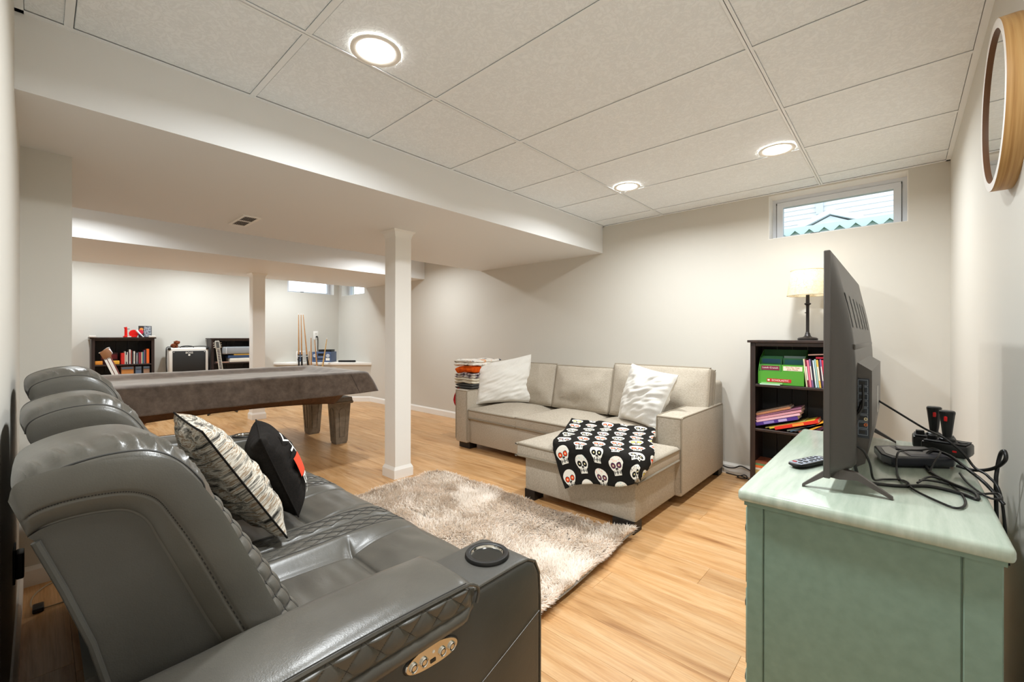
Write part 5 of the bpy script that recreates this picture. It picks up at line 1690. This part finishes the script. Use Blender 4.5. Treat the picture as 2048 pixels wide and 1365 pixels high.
# ================================================================ STEREO ON THE CORNER LEDGE
ST = plain('stereo_blue', '#46587a', .4); STF = plain('stereo_face', '#2b3b58', .35)
LZ = 0.69
vw = Vector((-sum([0]) + 0.672, -0.740)).normalized()      # towards the viewer along the diagonal front
rt_ = Vector((0.740, 0.672))
def diag(o, w, d, z0, z1, r=.006):
    """box turned 45 degrees like the ledge front; o = centre of its front lower edge"""
    M = frame((o[0], o[1], 0), (rt_.x, rt_.y, 0), (-vw.x, -vw.y, 0))
    return MB().rbox(-w / 2, w / 2, 0, d, z0, z1, r).xf(M), M
so = (-7.70, 3.40)
t = thing('stereo', 'blue-grey compact stereo on the white corner ledge', 'stereo', (so[0], so[1], LZ))
b, Mo = diag(so, .335, .26, LZ, LZ + .185); b.build('body', ST, t)
for (x, r_) in ((-.118, .030), (.118, .034)):
    q = Mo @ Vector((x, -.003, LZ + .115))
    MB().lathe([(r_, 0), (r_, -.006), (r_ * .7, -.010), (.0001, -.004)], (0, 0, 0), 20, 'Y').xf(Mo @ T(x, 0, LZ + .115)).build('dial', bookmat('#b9bfc8'), t)
MB().box(-.06, .06, -.003, 0, LZ + .115, LZ + .155).xf(Mo).build('display', BLACK, t, False)
for k in range(6): MB().rbox(-.055 + k * .02, -.042 + k * .02, -.004, 0, LZ + .085, LZ + .098, .001, 1).xf(Mo).build('button', bookmat('#9aa7bd'), t)
MB().box(-.07, .07, -.003, 0, LZ + .05, LZ + .062).xf(Mo).build('disc_slot', BLACK, t, False)
MB().box(.08, .15, -.003, 0, LZ + .03, LZ + .075).xf(Mo).build('sticker', bookmat('#e7e3dc'), t, False)
b, Mo2 = diag((-7.72, 3.47), .23, .16, LZ + .186, LZ + .225, .004)
tag(b.build('set_top_box', BLACK), 'flat black box lying on top of the blue stereo', 'electronics')
b, Mo3 = diag((-7.91, 3.10), .115, .16, LZ, LZ + .20, .012)
t = thing('speaker', 'small white speaker with blue cones left of the stereo', 'speaker', (-7.91, 3.10, LZ)); b.build('body', WHITE, t)
for z, r_ in ((.145, .032), (.095, .020), (.05, .034)):
    MB().lathe([(r_, 0), (r_, -.004), (r_ * .8, -.005), (r_ * .5, .0), (.0001, -.003)], (0, 0, 0), 20, 'Y').xf(Mo3 @ T(.005, 0, LZ + z)).build('cone', STF, t)
MB().box(-.025, .035, -.002, 0, LZ + .012, LZ + .185).xf(Mo3).build('grille', bookmat('#7f93ad'), t, False)
b, _m = diag((-7.36, 3.70), .30, .05, LZ, LZ + .035, .006)
tag(b.build('sound_bar', BLACK), 'thin black bar lying on the ledge right of the stereo', 'electronics')
t = thing('wall_outlet', 'white electrical outlet on the far wall above the stereo', 'outlet', (XE, 3.51, 1.16))
MB().rbox(XE, XE + .006, 3.465, 3.555, 1.10, 1.25, .002).build('plate', WHITE, t)
for z in (1.145, 1.205): MB().rbox(XE + .006, XE + .008, 3.49, 3.53, z - .018, z + .018, .003).build('receptacle', bookmat('#dcd9d2'), t)
cable('black cord plugged into the far wall outlet above the stereo', [(XE + .012, 3.52, 1.145), (XE + .04, 3.53, 1.13), (XE + .03, 3.535, 1.0), (XE + .04, 3.53, .85), (XE + .10, 3.50, .80)], .007, name='cable', group=None)
MB().rbox(XE + .008, XE + .035, 3.505, 3.535, 1.13, 1.16, .004).build('plug', BLACK, t)

# ================================================================ FAR ROOM: bookcases, amplifier, guitars
FX = -7.90
bookcase(0.462, 1.108, XE + .015, FX, 1.135, (0.765, 0.42, 0.10), 'dark bookcase crowded with comics and games at the left of the far room', axis='X', planks=5)
bookcase(1.790, 2.440, XE + .015, FX, 1.122, (0.735, 0.38, 0.10), 'dark bookcase behind the far column with a grey plastic case on its shelf', axis='X', planks=5)
G5 = 'books and comics in the far left bookcase'
def fbook(y, z0, th, h, col, label, stripe=None, fx=FX - .03):
    M = Matrix(((0, -1, 0, fx), (1, 0, 0, y), (0, 0, 1, z0), (0, 0, 0, 1)))
    return book(M, th, h, .17, col, label, G5, stripe)
yb = .758
fb = [('#c8281e', .034, .155, 'thick red comic omnibus'), ('#cfc8b8', .010, .175, 'cream comic'), ('#3a3a3c', .012, .16, 'charcoal comic'), ('#d8d4c6', .008, .165, 'pale comic'), ('#4a2a34', .014, .16, 'plum comic'), ('#e4e2dc', .012, .20, 'tall white comic'), ('#7e2c22', .014, .19, 'rust comic'), ('#22242a', .014, .165, 'black comic'), ('#dedad0', .014, .175, 'checkered pale comic'), ('#2a2022', .015, .165, 'dark brown comic'), ('#8d9ab0', .009, .15, 'slate blue comic'), ('#2f2a2c', .012, .165, 'near-black comic'), ('#8a2838', .026, .16, 'dark crimson graphic novel'), ('#c9b89a', .012, .16, 'tan comic'), ('#276a72', .014, .165, 'teal comic'), ('#7a4a68', .012, .19, 'mauve tall comic'), ('#24262c', .014, .195, 'tall black comic'), ('#ef6a24', .030, .205, 'tall bright orange book')]
for i, (h, th, hh, nm) in enumerate(fb):
    if yb + th > 1.075: break
    fbook(yb, .766, th, hh, h, '%s on the upper shelf of the far left bookcase' % nm, [(.2, .8, '#c8c0b4')] if i in (2, 5, 8, 10) else None)
    yb += th + .0012
for i, (y0, w, col, nm) in enumerate(((.497, .075, '#d98a2e', 'small orange wooden box at the left of the far left bookcase shelf'), (.655, .085, '#dba030', 'small yellow box beside the red omnibus in the far left bookcase'))):
    o = MB().rbox(FX - .12, FX - .02, y0, y0 + w, .767, .815, .003).build('small_box', bookmat(col)); tag(o, nm, 'box')
M = Matrix(((0, -1, 0, FX - .10), (1, 0, 0, .60), (0, 0, 1, .816), (0, 0, 0, 1)))
t = thing('game_box', 'dark red game box standing at the back of the far left bookcase', 'game box', (FX - .1, .6, .767)); MB().rbox(FX - .14, FX - .13, .56, .735, .767, .925, .002).build('body', bookmat('#3c1620'), t); MB().box(FX - .1299, FX - .1294, .57, .725, .84, .90).build('front_print', bookmat('#7a2434'), t, False)
for i, (y0, w, h, c1, c2, nm) in enumerate(((.755, .135, .165, '#8a5a3a', '#c0803f', 'game case with a tan cover on the lower shelf of the far left bookcase'), (.90, .075, .14, '#2a3038', '#5a6a80', 'dark slate game case on the lower shelf of the far left bookcase'), (.985, .08, .17, '#2a2424', '#9a7a64', 'dark brown game case on the lower shelf of the far left bookcase'))):
    z0 = .75 - h - .02
    t = thing('game_case', nm, 'game case', (FX - .03, y0, .42)); MB().rbox(FX - .05, FX - .03, y0, y0 + w, .421, .421 + .31, .002).build('case', bookmat(c1), t)
    MB().box(FX - .0299, FX - .0292, y0 + .008, y0 + w - .008, .60, .69).build('cover_print', bookmat(c2), t, False); MB().box(FX - .0299, FX - .0292, y0 + .008, y0 + w - .008, .695, .725).build('title_strip', bookmat('#6f86a0'), t, False)
# things on top of that bookcase
BT = 1.135
t = thing('projector', 'red toy projector with an upright arm on the far left bookcase', 'toy', (FX - .1, .85, BT))
RD = plain('toy_red', '#d8150f', .3)
MB().rbox(FX - .16, FX - .04, .785, .925, BT, BT + .022, .006).build('base', RD, t)
MB().tube([(FX - .1, .812, BT + .02), (FX - .1, .812, BT + .12), (FX - .1, .806, BT + .142)], [.016, .0155, .019], 16).build('upright_arm', RD, t)
MB().cyl((FX - .1, .812, BT + .118), (FX - .1, .85, BT + .118), .004).build('spindle', BRONZE, t)
MB().lathe([(.0001, -.018), (.048, -.018), (.052, -.012), (.052, .012), (.048, .018), (.0001, .018)], (FX - .10, .895, BT + .055), 28, 'X').build('drum', RD, t)
MB().box(FX - .0395, FX - .039, .822, .862, BT + .004, BT + .017).build('badge', PRW, t, False)
t = thing('toy_figure', 'red and white toy figure beside the red toy on the far left bookcase', 'toy', (FX - .06, .94, BT))
MB().lathe([(.0001, -.02), (.028, -.018), (.034, 0), (.028, .018), (.0001, .02)], (FX - .06, .962, BT + .075), 18, 'X').build('head', bookmat('#c02038'), t)
MB().tube([(FX - .04, .915, BT + .10), (FX - .035, .945, BT + .06), (FX - .03, .99, BT + .005)], [.014, .011, .008], 10).build('body', PRW, t)
MB().tube([(FX - .03, .93, BT + .055), (FX - .025, .975, BT + .012)], .004, 8).build('stripe', bookmat('#223a6a'), t)
t = thing('framed_comic', 'dark comic case with a busy grey cover standing on the far left bookcase', 'picture', (FX - .16, 1.03, BT))
Mi = T(FX - .15, 0, BT) @ Matrix.Rotation(-.08, 4, 'Y')
MB().rbox(-.012, 0, .952, 1.098, 0, .165, .004).xf(Mi).build('case', BLACK, t)
def mk_collage():
    m = M_('busy_collage', .35); n = m.noise(m.coord(), 34, 4, .7, 1.5)
    m.col(m.ramp(n, [(.3, lin('#20242c')), (.42, lin('#6a7482')), (.5, lin('#b9bcc0')), (.58, lin('#3a2f3a')), (.68, lin('#a86a8a'))], 'CONSTANT')); return m.m
MB().box(.0002, .001, 1.012, 1.090, .008, .157).xf(Mi).build('cover_print', mk_collage(), t, False)
MB().box(.0002, .001, .958, 1.006, .008, .157).xf(Mi).build('side_print', bookmat('#3a2a22'), t, False)
MB().lathe([(.0001, .0016), (.02, .0014), (.021, .001)], (0, .984, .115), 18, 'X').xf(Mi).build('orange_disc', bookmat('#d8862e'), t)
for y0, y1, nm in ((.437, .505, 'left'), (1.045, 1.115, 'right')):
    o = MB().rbox(FX - .03, FX + .03, y0, y1, BT, BT + .026, .004).build('corner_bumper', bookmat('#d9d4cc')); tag(o, 'pale grey foam bumper on the %s corner of the far left bookcase top' % nm, 'bumper', 'foam corner bumpers')
# paper-white toy guitar in front of the bookcase
t = thing('toy_guitar', 'white and brown instrument headstock leaning in front of the far left bookcase', 'guitar', (-7.3, .85, 0))
def P2(px, py):      # plane the instrument lies in, tilted towards the camera
    return None
ga = Vector((-7.62, .565, .955)); gb = Vector((-7.30, .86, .10)); gd = (gb - ga).normalized()
gside = Vector((0.40, 1, 0)); gside = (gside - gd * gside.dot(gd)).normalized()
Mg = frame(ga, gside, gd)
MB().prism([(-.050, .0), (.045, -.03), (.062, .045), (.040, .085), (.034, .12), (-.034, .12), (-.040, .10)], 'Z', -.012, .012, .004).xf(Mg).build('headstock', bookmat('#8a5a34'), t)
MB().prism([(.008, -.022), (.062, -.020), (.066, .05), (.040, .075), (.012, .04)], 'Z', .0125, .016, .001).xf(Mg).build('headstock_overlay', bookmat('#e3dce0'), t)
for a, b_, mt in ((-.036, -.012, PRW), (-.012, -.004, bookmat('#6d3a2c')), (-.004, .026, PRW), (.026, .036, bookmat('#7a3f38'))):
    MB().box(a, b_, .10, .75, -.012, .012).xf(Mg).build('neck_strip', mt, t, False)
MB().tube([(-.056, .0, .0), (-.02, -.012, .012), (.04, -.035, .012), (.064, -.03, .012)], .004, 6).xf(Mg).build('white_edge', PRW, t)
MB().prism([(.15 * math.cos(a * math.pi / 12) * (1 + .15 * math.cos(2 * a * math.pi / 12)), .875 + .2 * math.sin(a * math.pi / 12)) for a in range(24)], 'Z', -.04, .04, .01).xf(Mg).build('body', bookmat('#8a5a34'), t)

# amplifier on a low stand
st = thing('amplifier_stand', 'low black stand under the guitar amplifier in the far room', 'stand', (-8.0, 1.5, 0))
MB().rbox(-8.14, -7.86, 1.29, 1.73, .54, .565, .005).build('top', BLACK_M, st)
for x in (-8.12, -7.88):
    for y in (1.31, 1.71): MB().box(x - .015, x + .015, y - .015, y + .015, 0, .54).build('leg', BLACK_M, st, False)
am = thing('guitar_amplifier', 'white guitar amplifier with a black grille cloth in the far room', 'amplifier', (-8.0, 1.51, .565))
ay0, ay1, az0, az1 = 1.262, 1.748, .565, .978
AMPW = plain('amp_white_tolex', '#dedad2', .6, bump=.1, bscale=200)
MB().rbox(-8.12, -7.885, ay0, ay1, az0, az1, .018, 3).build('cabinet', AMPW, am)
MB().rbox(-7.889, -7.878, ay0 + .048, ay1 - .036, az0 + .03, az1 - .045, .004).build('grille_cloth', BLACK_M, am)
MXm = lambda y, z, x: Matrix(((0, 0, 1, x), (1, 0, 0, y), (0, 1, 0, z), (0, 0, 0, 1)))
text_mb('BOSS', .040, .001, MXm(1.508, .905, -7.8765)).build('logo_lettering', bookmat('#e8e5de'), am, False)
MB().lathe([(.014, 0), (.013, .002), (.006, .002), (.005, .0005), (.0001, .0005)], (-7.878, 1.508, .872), 16, 'X').build('logo_emblem', bookmat('#e8e5de'), am)
for y in (ay0 + .062, ay1 - .052):
    for z in (az0 + .045, az1 - .06): MB().lathe([(.006, 0), (.005, .003), (.0001, .0035)], (-7.879, y, z), 10, 'X').build('bolt', bookmat('#d8d4cc'), am)
for (y, z) in ((ay0, az1), (ay1, az1), (ay1, az0), (ay0, az0)):
    sy = 1 if y == ay0 else -1; sz = 1 if z == az0 else -1
    MB().rbox(-7.93, -7.878, *sorted((y - sy * .004, y + sy * .03)), *sorted((z - sz * .004, z + sz * .03)), .006).build('corner_guard', BLACK, am)
MB().tube(smooth_path([(-8.0, 1.42, az1), (-8.0, 1.435, az1 + .018), (-8.0, 1.50, az1 + .028), (-8.0, 1.57, az1 + .018), (-8.0, 1.585, az1)], 6), .007, 8).build('handle', BLACK, am)
cable('black guitar lead draped over the white amplifier', [(-7.87, 1.25, .56), (-7.872, 1.238, .70), (-7.874, 1.236, .90), (-7.90, 1.245, .985), (-7.95, 1.30, .992), (-8.03, 1.40, .99), (-8.04, 1.55, .992), (-8.0, 1.66, 1.0), (-7.93, 1.74, .992), (-7.87, 1.765, .95), (-7.865, 1.772, .80), (-7.86, 1.765, .58)], .006, name='cable', group=None)
# toy dog on the amplifier
FUR = mk_knit('brown_fur', [(0.3, lin('#4a2416')), (0.7, lin('#8a4c30'))], 60)
t = thing('toy_dog', 'small brown plush dog sitting on the white amplifier', 'plush toy', (-7.97, 1.35, az1))
def blob(c, r, nm, mt=FUR, par=t):
    def f(u, v):
        a, b_ = 2 * math.pi * u, math.pi * (v * .998 + .001)
        d = Vector((math.sin(b_) * math.cos(a), math.sin(b_) * math.sin(a), math.cos(b_)))
        k = 1 + .12 * nz(d.x * 3 + c[1] * 9, d.y * 3, d.z * 3)
        return (c[0] + d.x * r[0] * k, c[1] + d.y * r[1] * k, c[2] + d.z * r[2] * k)
    return MB().grid(f, 18, 12, cu=True).build(nm, mt, par, angle=80)
blob((-7.97, 1.345, az1 + .033), (.04, .045, .034), 'body')
h_ = blob((-7.955, 1.372, az1 + .078), (.032, .034, .030), 'head')
blob((-7.925, 1.378, az1 + .070), (.014, .014, .011), 'muzzle', par=h_)
for y in (1.343, 1.402): blob((-7.955, y, az1 + .082), (.012, .008, .020), 'ear', par=h_)
for y in (1.33, 1.37): blob((-7.935, y, az1 + .012), (.018, .012, .012), 'paw')
MB().lathe([(.0001, -.004), (.0035, 0), (.0001, .004)], (-7.912, 1.378, az1 + .074), 8, 'X').build('nose', BLACK, h_)

# electric guitar leaning on the far bookcase
t = thing('electric_guitar', 'electric guitar with a dark fretboard leaning against the far bookcase', 'guitar', (-7.75, 1.87, 0))
g0 = Vector((-7.855, 1.853, 1.065)); g1 = Vector((-7.60, 1.905, .13)); gd = (g1 - g0).normalized()
gs = Vector((0, 1, 0)); gs = (gs - gd * gs.dot(gd)).normalized()
Mg = frame(g0, gs, gd)
if (Mg.to_3x3() @ Vector((0, 0, 1))).x < 0: Mg = Mg @ Matrix.Rotation(math.pi, 4, 'Y')
MB().prism([(-.030, -.01), (-.012, -.022), (0, -.012), (.012, -.022), (.030, -.01), (.040, .085), (.024, .125), (-.024, .125), (-.040, .085)], 'Z', -.008, .008, .002).xf(Mg).build('headstock', bookmat('#9a9284'), t)
MB().box(-.020, .020, .0, .10, .008, .0092).xf(Mg).build('headstock_inlay', bookmat('#3a3630'), t, False)
for k in range(3):
    for s in (-1, 1):
        MB().rbox(s * .047 - .008, s * .047 + .008, .012 + k * .034, .026 + k * .034, -.004, .010, .003, 1).xf(Mg).build('tuning_peg', CHROME, t)
nk = MB().box(-.025, .025, .12, .62, -.010, .008).xf(Mg).build('neck', bookmat('#d9cdb6'), t, False)
MB().box(-.019, .019, .122, .64, .008, .010).xf(Mg).build('fretboard', bookmat('#3b2a22'), nk, False)
for k in range(16): MB().box(-.021, .021, .135 + k * .029 - k * k * .00035, .1385 + k * .029 - k * k * .00035, .0101, .0112).xf(Mg).build('fret', bookmat('#d6d2c6'), nk, False)
pl = []
for k in range(40):
    a = 2 * math.pi * k / 40; r = .165 * (1 - .16 * math.cos(2 * a) ** 2 + .05 * math.sin(a))
    pl.append((r * math.cos(a), .74 + 1.12 * r * math.sin(a)))
MB().prism(pl, 'Z', -.03, .02, .006).xf(Mg).build('body', bookmat('#5a1f1a'), t)

t = thing('guitar_stand', 'black tubular guitar stand on the floor under the electric guitar', 'stand', (-7.55, 1.87, 0))
for e in ((-7.42, 1.64), (-7.44, 2.02), (-7.82, 1.84)):
    MB().tube([(-7.62, 1.86, .09), ((e[0] - 7.62) / 2, (e[1] + 1.86) / 2, .055), (e[0], e[1], .012)], .012, 8).build('leg', BLACK, t)
MB().tube([(-7.62, 1.86, .08), (-7.78, 1.85, .60)], .011, 8).build('post', BLACK, t)
MB().tube([(-7.60, 1.76, .10), (-7.62, 1.86, .09), (-7.60, 1.97, .10)], .011, 8).build('cradle', BLACK, t)

# contents of that far bookcase
t = thing('plastic_case', 'grey translucent plastic case on the shelf of the far column bookcase', 'case', (-8.0, 2.1, .80))
MB().rbox(-8.13, -7.92, 1.945, 2.40, .865, .985, .02, 3).build('body', bookmat('#8f9294'), t)
MB().rbox(-7.921, -7.914, 1.985, 1.998, .875, .975, .002).build('clasp', bookmat('#c4c6c8'), t)
t = thing('storage_tray', 'white tray below the grey plastic case in the far bookcase', 'tray', (-8.0, 2.2, .735))
MB().rbox(-8.14, -7.91, 2.04, 2.405, .737, .80, .006).build('body', bookmat('#ddd8cc'), t)
o = MB().rbox(-8.14, -7.92, 2.02, 2.405, .802, .845, .004).build('blue_folder', bookmat('#2f4668')); tag(o, 'dark blue folder between the white tray and grey case', 'folder')
o = MB().rbox(-8.14, -7.92, 2.10, 2.405, .847, .862, .003).build('yellow_folder', bookmat('#c99a3c')); tag(o, 'thin yellow folder just under the grey plastic case', 'folder')
o = MB().rbox(-8.13, -7.90, 1.86, 2.03, .736, .746, .003).build('magazine', bookmat('#c49a86')); tag(o, 'pinkish magazine at the left of the far bookcase shelf', 'magazine')
